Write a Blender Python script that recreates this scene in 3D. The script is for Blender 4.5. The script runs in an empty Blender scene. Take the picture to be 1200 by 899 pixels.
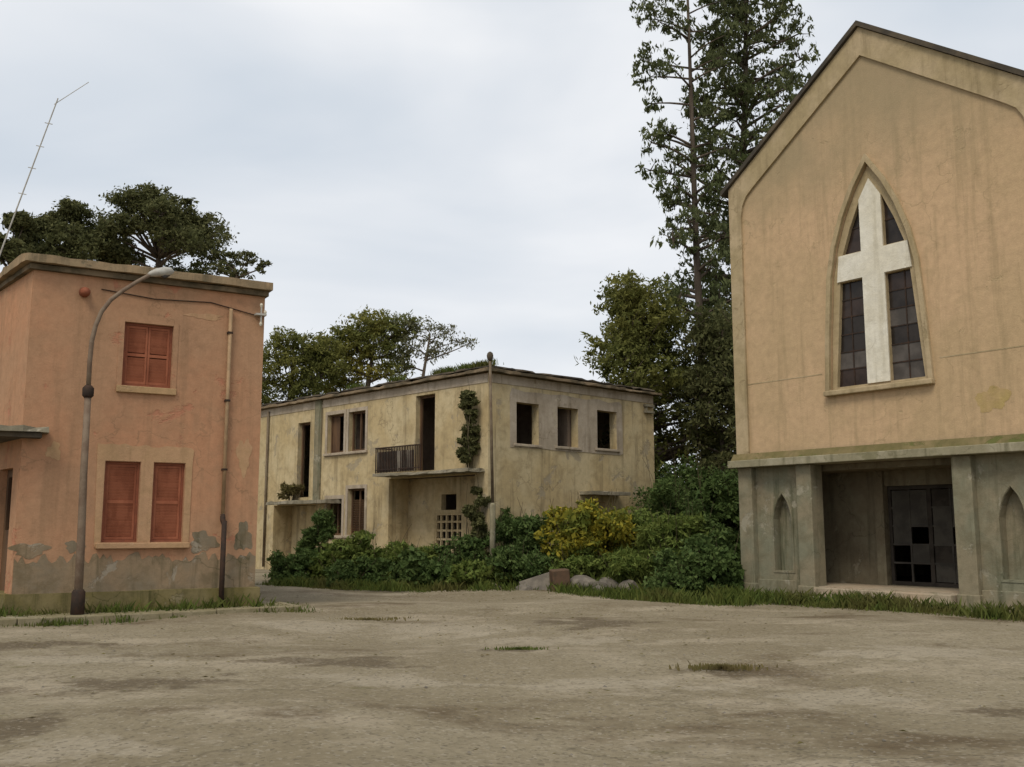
import bpy, math, random
import numpy as np
from mathutils import Vector, Matrix, Euler

R = math.radians
scene = bpy.context.scene
COL = scene.collection

# ------------------------------------------------------------------ camera
cam_d = bpy.data.cameras.new('camera')
cam_d.sensor_width = 36.0
cam_d.lens = 35.1
cam_d.clip_start = 0.1
cam_d.clip_end = 6000
cam = bpy.data.objects.new('camera', cam_d)
cam.location = (0, 0, 1.65)
cam.rotation_euler = (R(90 + 8.195), 0, 0)
COL.objects.link(cam)
scene.camera = cam

# ------------------------------------------------------------------ world: overcast sky
SUN_EL, SUN_AZ = R(54), R(203)          # azimuth measured clockwise from +Y: behind the camera
world = bpy.data.worlds.new('World')
scene.world = world
world.use_nodes = True
wn, wl = world.node_tree.nodes, world.node_tree.links
wn.clear()
w_out = wn.new('ShaderNodeOutputWorld')
sky = wn.new('ShaderNodeTexSky')
sky.sky_type = 'NISHITA'
sky.sun_disc = False
sky.sun_elevation = SUN_EL
sky.sun_rotation = SUN_AZ
sky.air_density = 1.0
sky.dust_density = 2.0
bg1 = wn.new('ShaderNodeBackground'); bg1.inputs['Strength'].default_value = 0.10
wl.new(sky.outputs[0], bg1.inputs['Color'])
tc = wn.new('ShaderNodeTexCoord')
mp = wn.new('ShaderNodeMapping')
mp.inputs['Scale'].default_value = (1.0, 1.0, 2.4)
mp.inputs['Location'].default_value = (0.30, 0.1, 0.45)
wl.new(tc.outputs['Generated'], mp.inputs['Vector'])
n1 = wn.new('ShaderNodeTexNoise')
n1.inputs['Scale'].default_value = 1.7
n1.inputs['Detail'].default_value = 5
n1.inputs['Roughness'].default_value = 0.45
n1.inputs['Distortion'].default_value = 0.35
wl.new(mp.outputs[0], n1.inputs['Vector'])
cr = wn.new('ShaderNodeValToRGB')
cr.color_ramp.elements[0].position = 0.33
cr.color_ramp.elements[0].color = (0.54, 0.61, 0.69, 1)
cr.color_ramp.elements[1].position = 0.66
cr.color_ramp.elements[1].color = (0.97, 0.965, 0.965, 1)
e = cr.color_ramp.elements.new(0.50); e.color = (0.75, 0.78, 0.82, 1)
wl.new(n1.outputs['Fac'], cr.inputs[0])
bg2 = wn.new('ShaderNodeBackground'); bg2.inputs['Strength'].default_value = 1.0
wl.new(cr.outputs[0], bg2.inputs['Color'])
wm = wn.new('ShaderNodeMixShader'); wm.inputs[0].default_value = 0.94
wl.new(bg1.outputs[0], wm.inputs[1]); wl.new(bg2.outputs[0], wm.inputs[2])
wl.new(wm.outputs[0], w_out.inputs['Surface'])

# ------------------------------------------------------------------ sun (veiled)
sun_d = bpy.data.lights.new('sun', 'SUN')
sun_d.energy = 1.8
sun_d.angle = R(22)
sun_d.color = (1.0, 0.91, 0.77)
sun = bpy.data.objects.new('sun', sun_d)
sdir = Vector((math.sin(SUN_AZ) * math.cos(SUN_EL), math.cos(SUN_AZ) * math.cos(SUN_EL), math.sin(SUN_EL)))
sun.rotation_euler = sdir.to_track_quat('Z', 'Y').to_euler()
sun.location = (0, -20, 40)
COL.objects.link(sun)

# ------------------------------------------------------------------ exposure
vs = scene.view_settings
vs.view_transform = 'Standard'
vs.look = 'None'
vs.exposure = 0.12
vs.gamma = 1.0
vs.use_curve_mapping = False
scene.cycles.max_bounces = 6
scene.cycles.diffuse_bounces = 3
scene.cycles.transparent_max_bounces = 6

# ================================================================== materials
class NT:
    def __init__(self, name, rough=0.9, spec=0.15):
        self.m = bpy.data.materials.new(name)
        self.m.use_nodes = True
        self.t = self.m.node_tree
        self.b = self.t.nodes['Principled BSDF']
        self.b.inputs['Roughness'].default_value = rough
        self.b.inputs['Specular IOR Level'].default_value = spec
        self.c = self.t.nodes.new('ShaderNodeTexCoord')
    def n(self, t): return self.t.nodes.new(t)
    def l(self, a, b): self.t.links.new(a, b)
    def noise(self, scale, detail=5, rough=0.55, sc=(1, 1, 1), loc=(0, 0, 0), dist=0.0):
        m = self.n('ShaderNodeMapping')
        m.inputs['Scale'].default_value = sc
        m.inputs['Location'].default_value = loc
        self.l(self.c.outputs['Object'], m.inputs['Vector'])
        k = self.n('ShaderNodeTexNoise')
        k.inputs['Scale'].default_value = scale
        k.inputs['Detail'].default_value = detail
        k.inputs['Roughness'].default_value = rough
        k.inputs['Distortion'].default_value = dist
        self.l(m.outputs[0], k.inputs['Vector'])
        return k.outputs['Fac']
    def ramp(self, sock, a, b):
        r = self.n('ShaderNodeMapRange')
        r.interpolation_type = 'SMOOTHSTEP'
        r.inputs['From Min'].default_value = a
        r.inputs['From Max'].default_value = b
        self.l(sock, r.inputs['Value'])
        return r.outputs['Result']
    def mul(self, a, v, op='MULTIPLY'):
        r = self.n('ShaderNodeMath'); r.operation = op
        self.l(a, r.inputs[0])
        if isinstance(v, (int, float)): r.inputs[1].default_value = v
        else: self.l(v, r.inputs[1])
        return r.outputs[0]
    def mix(self, fac, a, b):
        r = self.n('ShaderNodeMix'); r.data_type = 'RGBA'
        if isinstance(fac, (int, float)): r.inputs[0].default_value = fac
        else: self.l(fac, r.inputs[0])
        for i, v in ((6, a), (7, b)):
            if isinstance(v, tuple): r.inputs[i].default_value = (*v, 1)
            else: self.l(v, r.inputs[i])
        return r.outputs[2]
    def bump(self, h, strength=0.3, dist=0.02):
        b = self.n('ShaderNodeBump')
        b.inputs['Strength'].default_value = strength
        b.inputs['Distance'].default_value = dist
        self.l(h, b.inputs['Height'])
        self.l(b.outputs[0], self.b.inputs['Normal'])
    def color(self, s):
        if isinstance(s, tuple): self.b.inputs['Base Color'].default_value = (*s, 1)
        else: self.l(s, self.b.inputs['Base Color'])
        return self.m

def plaster(name, base, base2, streak, patch, patch_lo=0.60, streak_amt=0.5, seed=0.0, big=0.45, grime=0.5):
    m = NT(name, 0.95, 0.06)
    c = m.mix(m.ramp(m.noise(big, 4, loc=(seed, 0, seed)), 0.36, 0.62), base, base2)
    # blotches of faded paint
    bl_ = m.ramp(m.noise(2.1, 8, 0.68, loc=(seed, seed, 2), dist=0.5), 0.46, 0.66)
    c = m.mix(m.mul(bl_, grime), c, tuple(0.55 * p + 0.45 * q for p, q in zip(base2, streak)))
    # rain streaks
    st = m.ramp(m.noise(1.0, 7, 0.64, sc=(4.0, 4.0, 0.26), loc=(0, seed, 0)), 0.50, 0.70)
    c = m.mix(m.mul(st, streak_amt), c, streak)
    # patches where the coat has come off
    pt = m.ramp(m.noise(1.05, 9, 0.68, loc=(seed * 2, 1, 0), dist=0.4), patch_lo, patch_lo + 0.05)
    c = m.mix(m.mul(pt, 0.85), c, patch)
    # hairline cracks
    mpc = m.n('ShaderNodeMapping'); mpc.inputs['Location'].default_value = (seed, seed * .7, seed * .3)
    m.l(m.c.outputs['Object'], mpc.inputs['Vector'])
    nzc = m.n('ShaderNodeTexNoise'); nzc.inputs['Scale'].default_value = 1.6; nzc.inputs['Detail'].default_value = 7
    m.l(mpc.outputs[0], nzc.inputs['Vector'])
    scc = m.n('ShaderNodeVectorMath'); scc.operation = 'SCALE'; scc.inputs['Scale'].default_value = 1.3
    m.l(nzc.outputs['Color'], scc.inputs[0])
    adc = m.n('ShaderNodeVectorMath'); adc.operation = 'ADD'
    m.l(mpc.outputs[0], adc.inputs[0]); m.l(scc.outputs[0], adc.inputs[1])
    voc = m.n('ShaderNodeTexVoronoi'); voc.feature = 'DISTANCE_TO_EDGE'; voc.inputs['Scale'].default_value = 0.55
    m.l(adc.outputs[0], voc.inputs['Vector'])
    ck = m.mul(m.ramp(voc.outputs['Distance'], 0.012, 0.0), m.ramp(m.noise(0.5, 3, loc=(9, seed, 4)), 0.46, 0.60))
    c = m.mix(m.mul(ck, 0.6), c, streak)
    # speckle and fine dirt
    sp = m.ramp(m.noise(17, 6, 0.75), 0.58, 0.72)
    c = m.mix(m.mul(sp, 0.45), c, streak)
    fine = m.noise(6, 8, 0.72)
    hs = m.n('ShaderNodeHueSaturation')
    m.l(c, hs.inputs['Color'])
    v = m.n('ShaderNodeMapRange'); v.inputs['To Min'].default_value = 0.68; v.inputs['To Max'].default_value = 1.32
    m.l(fine, v.inputs['Value']); m.l(v.outputs[0], hs.inputs['Value'])
    h = m.mul(m.mul(pt, -0.9), m.noise(26, 6, 0.7), 'ADD')
    m.bump(h, 0.55, 0.014)
    return m.color(hs.outputs[0])

def simple(name, a, b, scale=4, rough=0.85, spec=0.2, bump=0.25, metal=0.0, sc=(1, 1, 1), lo=0.4, hi=0.62):
    m = NT(name, rough, spec)
    m.b.inputs['Metallic'].default_value = metal
    c = m.mix(m.ramp(m.noise(scale, 7, 0.62, sc=sc), lo, hi), a, b)
    if bump: m.bump(m.noise(scale * 6, 5, 0.65), bump, 0.008)
    return m.color(c)

def leafmat(name, a, b, c3, trans=0.28, scale=0.6):
    m = NT(name, 0.7, 0.10)
    g = m.n('ShaderNodeNewGeometry')
    c = m.mix(g.outputs['Random Per Island'], a, b)
    c = m.mix(m.ramp(m.noise(scale, 3), 0.45, 0.68), c, c3)
    m.color(c)
    tr = m.n('ShaderNodeBsdfTranslucent')
    m.l(c, tr.inputs['Color'])
    mx = m.n('ShaderNodeMixShader'); mx.inputs[0].default_value = trans
    m.l(m.b.outputs[0], mx.inputs[1]); m.l(tr.outputs[0], mx.inputs[2])
    out = m.t.nodes['Material Output']
    m.l(mx.outputs[0], out.inputs['Surface'])
    return m.m

M = {}
M['pink'] = plaster('salmon_plaster', (0.425, 0.225, 0.128), (0.385, 0.228, 0.135), (0.25, 0.155, 0.09), (0.41, 0.185, 0.112), 0.60, 0.45, 0.3, 0.45, 0.5)
M['surround'] = plaster('pale_surround', (0.43, 0.265, 0.155), (0.40, 0.265, 0.14), (0.29, 0.19, 0.10), (0.45, 0.30, 0.18), 0.6, 0.5, 1.3)
M['damp'] = plaster('bare_grey_render', (0.20, 0.165, 0.115), (0.26, 0.19, 0.12), (0.075, 0.068, 0.036), (0.30, 0.26, 0.20), 0.57, 0.9, 2.1, 1.2, 0.9)
M['mossy'] = plaster('mossy_plinth', (0.155, 0.128, 0.05), (0.19, 0.155, 0.075), (0.06, 0.058, 0.022), (0.22, 0.185, 0.11), 0.60, 0.85, 4.4, 1.5, 0.9)
M['cornice'] = plaster('weathered_cornice', (0.30, 0.215, 0.13), (0.24, 0.18, 0.11), (0.10, 0.085, 0.055), (0.14, 0.12, 0.08), 0.56, 0.8, 3.1, 1.6)
M['cream'] = plaster('cream_plaster', (0.52, 0.43, 0.265), (0.46, 0.36, 0.20), (0.18, 0.14, 0.08), (0.33, 0.28, 0.195), 0.57, 0.6, 5.2, 0.7, 0.65)
M['greyframe'] = plaster('grey_reveal', (0.43, 0.365, 0.285), (0.36, 0.30, 0.225), (0.19, 0.15, 0.10), (0.45, 0.385, 0.28), 0.6, 0.6, 6.3, 1.0)
M['church'] = plaster('apricot_plaster', (0.51, 0.355, 0.215), (0.45, 0.325, 0.19), (0.30, 0.225, 0.125), (0.42, 0.315, 0.18), 0.62, 0.5, 7.7, 0.28, 0.45)
def gable_grime(mat):
    t = mat.node_tree; b = t.nodes['Principled BSDF']
    src = b.inputs['Base Color'].links[0].from_socket
    m = NT.__new__(NT); m.m, m.t, m.b = mat, t, b; m.c = t.nodes.new('ShaderNodeTexCoord')
    sp = m.n('ShaderNodeSeparateXYZ'); m.l(m.c.outputs['Object'], sp.inputs[0])
    z = m.mul(sp.outputs['Z'], m.mul(m.noise(.55, 6, .6, loc=(2, 3, 1)), 5.0), 'ADD')
    c = m.mix(m.mul(m.ramp(z, 10.9, 14.8), .72), src, (0.285, 0.235, 0.145))
    m.l(c, b.inputs['Base Color'])
gable_grime(M['church'])
M['band'] = plaster('ochre_grey_band', (0.43, 0.34, 0.215), (0.36, 0.285, 0.165), (0.20, 0.155, 0.085), (0.30, 0.235, 0.135), 0.60, 0.55, 8.1, 0.8)
M['stone'] = plaster('grey_green_render', (0.20, 0.195, 0.135), (0.245, 0.21, 0.14), (0.07, 0.075, 0.042), (0.31, 0.285, 0.215), 0.57, 0.75, 9.2, 1.1, 0.8)
M['ledge'] = plaster('pale_ledge', (0.33, 0.30, 0.215), (0.26, 0.235, 0.155), (0.13, 0.12, 0.07), (0.20, 0.185, 0.11), 0.56, 0.8, 1.9, 1.4)
M['moss'] = plaster('moss_on_ledge', (0.135, 0.115, 0.05), (0.20, 0.155, 0.08), (0.09, 0.085, 0.035), (0.10, 0.11, 0.035), 0.55, 0.6, 2.9, 1.8)
M['tracery'] = plaster('cream_tracery', (0.70, 0.67, 0.575), (0.64, 0.60, 0.49), (0.42, 0.38, 0.28), (0.54, 0.49, 0.38), 0.62, 0.55, 4.9, 0.9)
M['step'] = plaster('pinkish_step', (0.40, 0.31, 0.22), (0.36, 0.30, 0.22), (0.21, 0.18, 0.11), (0.28, 0.24, 0.16), 0.6, 0.5, 5.9, 1.3)
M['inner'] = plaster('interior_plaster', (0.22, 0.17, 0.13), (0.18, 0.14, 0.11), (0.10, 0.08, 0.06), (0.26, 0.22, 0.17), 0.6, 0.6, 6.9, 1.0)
M['porch'] = plaster('shaded_porch_plaster', (0.19, 0.165, 0.11), (0.16, 0.13, 0.085), (0.07, 0.062, 0.04), (0.24, 0.21, 0.15), 0.58, 0.6, 3.3, 1.0)  # plaster tone darkened to stand in for shade inside the porch
M['yellow'] = plaster('yellow_lichen', (0.38, 0.285, 0.12), (0.42, 0.30, 0.155), (0.33, 0.24, 0.10), (0.30, 0.25, 0.08), 0.55, 0.5, 6.1, 2.0)
M['concrete'] = plaster('old_concrete', (0.27, 0.24, 0.18), (0.22, 0.195, 0.14), (0.11, 0.10, 0.07), (0.33, 0.30, 0.24), 0.6, 0.6, 3.7, 1.0)
M['shutter'] = simple('red_shutter_paint', (0.32, 0.115, 0.062), (0.225, 0.075, 0.04), 2.2, 0.8, 0.12, 0.1, sc=(1.5, 1.5, .6))
M['shutter_frame'] = simple('red_frame_paint', (0.25, 0.085, 0.046), (0.20, 0.07, 0.04), 5.0, 0.75, 0.15, 0.1)
M['wood'] = simple('old_brown_wood', (0.13, 0.075, 0.04), (0.085, 0.05, 0.03), 5.0, 0.8, 0.2, 0.3, sc=(1, 1, 0.2))
M['iron'] = simple('dark_rusted_iron', (0.034, 0.025, 0.02), (0.055, 0.033, 0.023), 7.0, 0.8, 0.15, 0.3)
M['lamp_metal'] = simple('brown_grey_pole_paint', (0.19, 0.142, 0.10), (0.14, 0.095, 0.065), 4.0, 0.7, 0.2, 0.15)
M['galv'] = simple('pale_galvanised', (0.42, 0.41, 0.37), (0.33, 0.31, 0.27), 5.0, 0.5, 0.4, 0.1)
M['pipe'] = simple('pale_painted_pipe', (0.36, 0.235, 0.13), (0.27, 0.18, 0.10), 3.0, 0.7, 0.3, 0.1)
M['rustpost'] = simple('weathered_brown_post', (0.17, 0.135, 0.09), (0.12, 0.085, 0.055), 3.0, 0.8, 0.2, 0.2)
M['roofbrown'] = simple('weathered_edge_and_eave_shade', (0.20, 0.15, 0.095), (0.085, 0.07, 0.045), 1.4, 0.95, 0.08, 0.4)
M['roofdark'] = simple('dark_roof_edge', (0.055, 0.048, 0.038), (0.10, 0.08, 0.055), 2.0, 0.9, 0.15, 0.3)
M['door'] = simple('dark_door_paint', (0.05, 0.042, 0.034), (0.032, 0.027, 0.022), 3.0, 0.8, 0.12, 0.15)
M['doorpanel'] = simple('grey_door_panel', (0.075, 0.068, 0.056), (0.05, 0.045, 0.038), 2.0, 0.8, 0.12, 0.15)
M['brick'] = simple('rusty_brown_block', (0.125, 0.078, 0.05), (0.085, 0.06, 0.04), 4.0, 0.9, 0.1, 0.5)
M['rubble'] = simple('grey_rubble', (0.13, 0.115, 0.095), (0.20, 0.175, 0.14), 3.0, 0.95, 0.1, 0.5)
M['bark'] = simple('grey_brown_bark', (0.085, 0.065, 0.048), (0.13, 0.105, 0.08), 2.2, 0.95, 0.1, 0.5, sc=(3, 3, 0.5))
M['bark_dark'] = simple('dark_grey_bark', (0.070, 0.055, 0.042), (0.115, 0.092, 0.07), 1.6, 0.95, 0.08, 0.4, sc=(3, 3, 0.4))
M['bark_red'] = simple('reddish_bark', (0.12, 0.075, 0.05), (0.17, 0.125, 0.09), 1.6, 0.9, 0.1, 0.4, sc=(3, 3, 0.4))
M['stem'] = simple('brown_stem', (0.075, 0.06, 0.035), (0.10, 0.085, 0.05), 5, 0.95, 0.1, 0.2)
def glassmat(name, col, rough=0.25):
    m = NT(name, rough, 0.22)
    return m.color(m.mix(m.ramp(m.noise(2.5, 5), 0.4, 0.65), col, tuple(v * 0.6 for v in col)))
M['pane_dark'] = glassmat('dark_dirty_glass', (0.030, 0.024, 0.020))
M['pane_red'] = glassmat('reddish_brown_glass', (0.044, 0.030, 0.024))
M['pane_grey'] = glassmat('dusty_grey_glass', (0.10, 0.088, 0.078), 0.6)
M['leaf_pine'] = leafmat('dark_olive_leaves', (0.074, 0.082, 0.032), (0.150, 0.148, 0.060), (0.096, 0.104, 0.040), .36)
M['leaf_mid'] = leafmat('mixed_green_leaves', (0.115, 0.135, 0.040), (0.20, 0.200, 0.058), (0.28, 0.245, 0.052), .4, scale=0.35)
M['leaf_grey'] = leafmat('grey_green_leaves', (0.135, 0.138, 0.078), (0.21, 0.205, 0.115), (0.16, 0.16, 0.085), .4, scale=0.4)
M['leaf_euc'] = leafmat('eucalyptus_leaves', (0.074, 0.090, 0.038), (0.150, 0.166, 0.072), (0.095, 0.118, 0.044), .4, scale=0.3)
M['leaf_bushtree'] = leafmat('yellow_olive_leaves', (0.090, 0.104, 0.028), (0.170, 0.176, 0.052), (0.190, 0.186, 0.050), .38, scale=0.5)
M['leaf_dark'] = leafmat('dark_green_leaves', (0.050, 0.085, 0.024), (0.110, 0.152, 0.046), (0.076, 0.120, 0.034), scale=1.0)
M['leaf_green'] = leafmat('mid_green_leaves', (0.074, 0.115, 0.024), (0.175, 0.212, 0.052), (0.125, 0.150, 0.034), scale=1.0)
M['leaf_yellow'] = leafmat('yellow_flowering_leaves', (0.13, 0.150, 0.026), (0.38, 0.305, 0.034), (0.12, 0.145, 0.028), scale=1.1)
M['leaf_dry'] = leafmat('dry_grass_blades', (0.19, 0.15, 0.065), (0.12, 0.11, 0.035), (0.15, 0.115, 0.05), scale=1.2)
M['grass'] = leafmat('green_grass_blades', (0.060, 0.092, 0.020), (0.135, 0.160, 0.036), (0.115, 0.110, 0.034), scale=0.7)

# ground
MUD = [(-4.10, 8.6, .62, .50), (-3.9, 11.0, 1.1, .62), (-2.7, 12.8, .52, .48), (-1.85, 12.6, .85, .5), (0, 14.1, .45, .45), (2.5, 12.1, .5, .5), (4.5, 9.5, .42, .3), (1.35, 17.9, 1.1, 1.0), (-7.0, 14.6, 1.2, .6)]
PALE = [(-1.25, 11.2, .9, .55), (1.15, 11.0, 1.1, .5), (3.3, 10.3, .95, .5), (-1.2, 17.1, 1.3, 1.0), (-3.1, 7.8, .75, .4), (-3.2, 17.1, 1.0, .9), (5.4, 13.2, 1.3, .7), (.6, 15.5, 1.5, .6), (-5.5, 13.0, 1.2, .6)]
def ground_mat():
    m = NT('worn_concrete_and_earth', 0.95, 0.08)
    c = m.mix(m.ramp(m.noise(0.22, 6, 0.6), 0.40, 0.60), (0.205, 0.170, 0.110), (0.242, 0.205, 0.138))
    c = m.mix(m.mul(m.ramp(m.noise(0.55, 7, 0.65, sc=(0.75, 1.05, 1), loc=(3, 1, 0)), 0.49, 0.66), 0.85), c, (0.33, 0.28, 0.20))
    c = m.mix(m.mul(m.ramp(m.noise(0.42, 8, 0.66, sc=(0.7, 1.0, 1), loc=(11.3, 4.2, 0), dist=0.15), 0.53, 0.68), 0.85), c, (0.105, 0.076, 0.044))
    c = m.mix(m.mul(m.ramp(m.noise(0.9, 8, 0.7, sc=(0.7, 1.1, 1), loc=(7.3, 9.2, 0), dist=0.2), 0.61, 0.68), 0.65), c, (0.13, 0.115, 0.055))
    # single mud stains and pale worn places
    def spots(lst, seed):
        tot = None
        nz_ = m.noise(1.7, 7, 0.66, loc=(seed, 0, 0))
        for x, y, rx, ry in lst:
            mp_ = m.n('ShaderNodeMapping'); mp_.vector_type = 'POINT'
            mp_.inputs['Scale'].default_value = (1 / rx, 1 / ry, 0)
            mp_.inputs['Location'].default_value = (-x / rx, -y / ry, 0)
            m.l(m.c.outputs['Object'], mp_.inputs['Vector'])
            ln_ = m.n('ShaderNodeVectorMath'); ln_.operation = 'LENGTH'
            m.l(mp_.outputs[0], ln_.inputs[0])
            d_ = m.mul(ln_.outputs['Value'], m.mul(m.mul(nz_, 4.2), -2.1, 'ADD'), 'ADD')
            f_ = m.ramp(d_, 1.15, 0.45)
            tot = f_ if tot is None else m.mul(tot, f_, 'MAXIMUM')
        return tot
    c = m.mix(m.mul(spots(PALE, 2.0), 0.6), c, (0.335, 0.29, 0.215))
    c = m.mix(m.mul(spots(MUD, 5.0), 0.8), c, (0.105, 0.080, 0.050))
    # fine cracks
    mp = m.n('ShaderNodeMapping'); mp.inputs['Scale'].default_value = (0.32, 0.32, 0.32)
    m.l(m.c.outputs['Object'], mp.inputs['Vector'])
    wv = m.n('ShaderNodeVectorMath'); wv.operation = 'ADD'
    nz = m.n('ShaderNodeTexNoise'); nz.inputs['Scale'].default_value = 2.0; nz.inputs['Detail'].default_value = 6
    m.l(mp.outputs[0], nz.inputs['Vector'])
    sc = m.n('ShaderNodeVectorMath'); sc.operation = 'SCALE'; sc.inputs['Scale'].default_value = 0.6
    m.l(nz.outputs['Color'], sc.inputs[0])
    m.l(mp.outputs[0], wv.inputs[0]); m.l(sc.outputs[0], wv.inputs[1])
    vo = m.n('ShaderNodeTexVoronoi'); vo.feature = 'DISTANCE_TO_EDGE'; vo.inputs['Scale'].default_value = 1.0
    m.l(wv.outputs[0], vo.inputs['Vector'])
    crack = m.ramp(vo.outputs['Distance'], 0.012, 0.0)
    crack = m.mul(crack, m.ramp(m.noise(0.35, 3, loc=(5, 5, 0)), 0.48, 0.6))
    c = m.mix(m.mul(crack, 0.4), c, (0.10, 0.085, 0.055))
    gv = m.n('ShaderNodeTexVoronoi'); gv.inputs['Scale'].default_value = 34.0
    m.l(m.c.outputs['Object'], gv.inputs['Vector'])
    gs = m.n('ShaderNodeSeparateColor'); m.l(gv.outputs['Color'], gs.inputs[0])
    c = m.mix(m.mul(m.ramp(gs.outputs[0], 0.86, 0.98), 0.4), c, (0.36, 0.32, 0.25))
    c = m.mix(m.mul(m.ramp(gs.outputs[1], 0.84, 0.95), 0.5), c, (0.09, 0.075, 0.055))
    c = m.mix(m.mul(m.ramp(m.noise(3.2, 9, 0.74, loc=(4, 8, 0), dist=0.3), 0.57, 0.63), 0.35), c, (0.14, 0.11, 0.07))
    c = m.mix(m.mul(m.ramp(m.noise(2.3, 9, 0.74, loc=(14, 2, 0), dist=0.3), 0.58, 0.63), 0.35), c, (0.34, 0.30, 0.225))
    fine = m.noise(11, 9, 0.78)
    v = m.n('ShaderNodeMapRange'); v.inputs['To Min'].default_value = 0.52; v.inputs['To Max'].default_value = 1.46
    m.l(fine, v.inputs['Value'])
    hs = m.n('ShaderNodeHueSaturation')
    m.l(c, hs.inputs['Color']); m.l(v.outputs[0], hs.inputs['Value'])
    m.bump(m.mul(m.noise(22, 9, 0.78), m.mul(crack, -0.7), 'ADD'), 0.75, 0.022)
    return m.color(hs.outputs[0])
M['ground'] = ground_mat()
M['pave'] = plaster('pavement_concrete', (0.25, 0.22, 0.14), (0.21, 0.18, 0.105), (0.12, 0.105, 0.05), (0.30, 0.27, 0.19), 0.6, 0.5, 8.8, 1.4)
M['kerb'] = plaster('kerb_stone', (0.25, 0.215, 0.14), (0.21, 0.18, 0.105), (0.10, 0.09, 0.045), (0.31, 0.275, 0.20), 0.6, 0.8, 9.8, 1.6)

# ================================================================== geometry helpers
def tag(o, label=None, cat=None, group=None, kind=None):
    if label: o['label'] = label
    if cat: o['category'] = cat
    if group: o['group'] = group
    if kind: o['kind'] = kind
    return o

def empty(name, loc=(0, 0, 0), rz=0.0):
    o = bpy.data.objects.new(name, None)
    o.location = loc; o.rotation_euler = (0, 0, rz)
    o.empty_display_size = 0.3
    COL.objects.link(o)
    return o

def link(name, me, mat, parent=None, loc=(0, 0, 0), rz=0.0):
    if mat is not None and not me.materials: me.materials.append(M[mat])
    o = bpy.data.objects.new(name, me)
    COL.objects.link(o)
    o.location = loc; o.rotation_euler = (0, 0, rz)
    if parent: o.parent = parent
    return o

class MB:
    def __init__(self): self.v, self.f = [], []
    def add(self, vs, fs):
        k = len(self.v); self.v += [tuple(p) for p in vs]; self.f += [tuple(i + k for i in q) for q in fs]
        return self
    def box(self, x0, x1, y0, y1, z0, z1):
        return self.add([(x0, y0, z0), (x1, y0, z0), (x1, y1, z0), (x0, y1, z0), (x0, y0, z1), (x1, y0, z1), (x1, y1, z1), (x0, y1, z1)],
                        [(3, 2, 1, 0), (4, 5, 6, 7), (0, 1, 5, 4), (1, 2, 6, 5), (2, 3, 7, 6), (3, 0, 4, 7)])
    def rbox(self, c, size, rot):
        mt = Euler(rot).to_matrix(); c = Vector(c); sx, sy, sz = [s / 2 for s in size]
        vs = [c + mt @ Vector((a * sx, b * sy, d * sz)) for d in (-1, 1) for a, b in ((-1, -1), (1, -1), (1, 1), (-1, 1))]
        return self.add(vs, [(3, 2, 1, 0), (4, 5, 6, 7), (0, 1, 5, 4), (1, 2, 6, 5), (2, 3, 7, 6), (3, 0, 4, 7)])
    def prism(self, poly, y0, y1):
        n = len(poly)
        vs = [(x, y0, z) for x, z in poly] + [(x, y1, z) for x, z in poly]
        fs = [tuple(range(n)), tuple(range(2 * n - 1, n - 1, -1))] + [(i, i + n, (i + 1) % n + n, (i + 1) % n) for i in range(n)]
        return self.add(vs, fs)
    def tube(self, pts, rad, n=10, caps=True):
        pts = [Vector(p) for p in pts]
        if not isinstance(rad, (list, tuple)): rad = [rad] * len(pts)
        rings = []
        ref = None
        for i, p in enumerate(pts):
            d = (pts[min(i + 1, len(pts) - 1)] - pts[max(i - 1, 0)])
            if d.length < 1e-9: d = Vector((0, 0, 1))
            d.normalize()
            if ref is None: ref = Vector((1, 0, 0)) if abs(d.x) < 0.9 else Vector((0, 1, 0))
            a = (ref - d * ref.dot(d)).normalized(); ref = a
            b = d.cross(a)
            rings.append([p + (a * math.cos(2 * math.pi * k / n) + b * math.sin(2 * math.pi * k / n)) * rad[i] for k in range(n)])
        vs = [q for r in rings for q in r]
        fs = [(i * n + k, i * n + (k + 1) % n, (i + 1) * n + (k + 1) % n, (i + 1) * n + k) for i in range(len(pts) - 1) for k in range(n)]
        if caps: fs += [tuple(range(n - 1, -1, -1)), tuple(range((len(pts) - 1) * n, len(pts) * n))]
        return self.add(vs, fs)
    def mesh(self, name, smooth=False):
        me = bpy.data.meshes.new(name)
        me.from_pydata(self.v, [], self.f)
        if smooth: me.polygons.foreach_set('use_smooth', [True] * len(me.polygons))
        me.update()
        return me
    def build(self, name, mat, parent=None, loc=(0, 0, 0), rz=0.0, smooth=False, bevel=0.0):
        o = link(name, self.mesh(name, smooth), mat, parent, loc, rz)
        if bevel:
            b = o.modifiers.new('bevel', 'BEVEL'); b.width = bevel; b.segments = 2; b.limit_method = 'ANGLE'
        return o

def rect(x0, x1, z0, z1): return [(x0, z0), (x1, z0), (x1, z1), (x0, z1)]

def plate_mesh(name, outline, holes, y0, th):
    """an upright plate in the XZ plane, its front at y0, th thick, with openings cut through"""
    cu = bpy.data.curves.new(name + '_curve', 'CURVE')
    cu.dimensions = '2D'; cu.fill_mode = 'BOTH'; cu.extrude = th / 2
    for poly in [outline] + list(holes):
        s = cu.splines.new('POLY'); s.points.add(len(poly) - 1)
        for p, (x, z) in zip(s.points, poly): p.co = (x, z, 0, 1)
        s.use_cyclic_u = True
    ob = bpy.data.objects.new('tmp', cu)
    me = bpy.data.meshes.new_from_object(ob)
    bpy.data.objects.remove(ob); bpy.data.curves.remove(cu)
    me.name = name
    me.transform(Matrix.Translation((0, y0 + th / 2, 0)) @ Matrix.Rotation(R(90), 4, 'X'))
    me.materials.clear()
    me.polygons.foreach_set('use_smooth', [False] * len(me.polygons))
    me.update()
    return me

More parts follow.
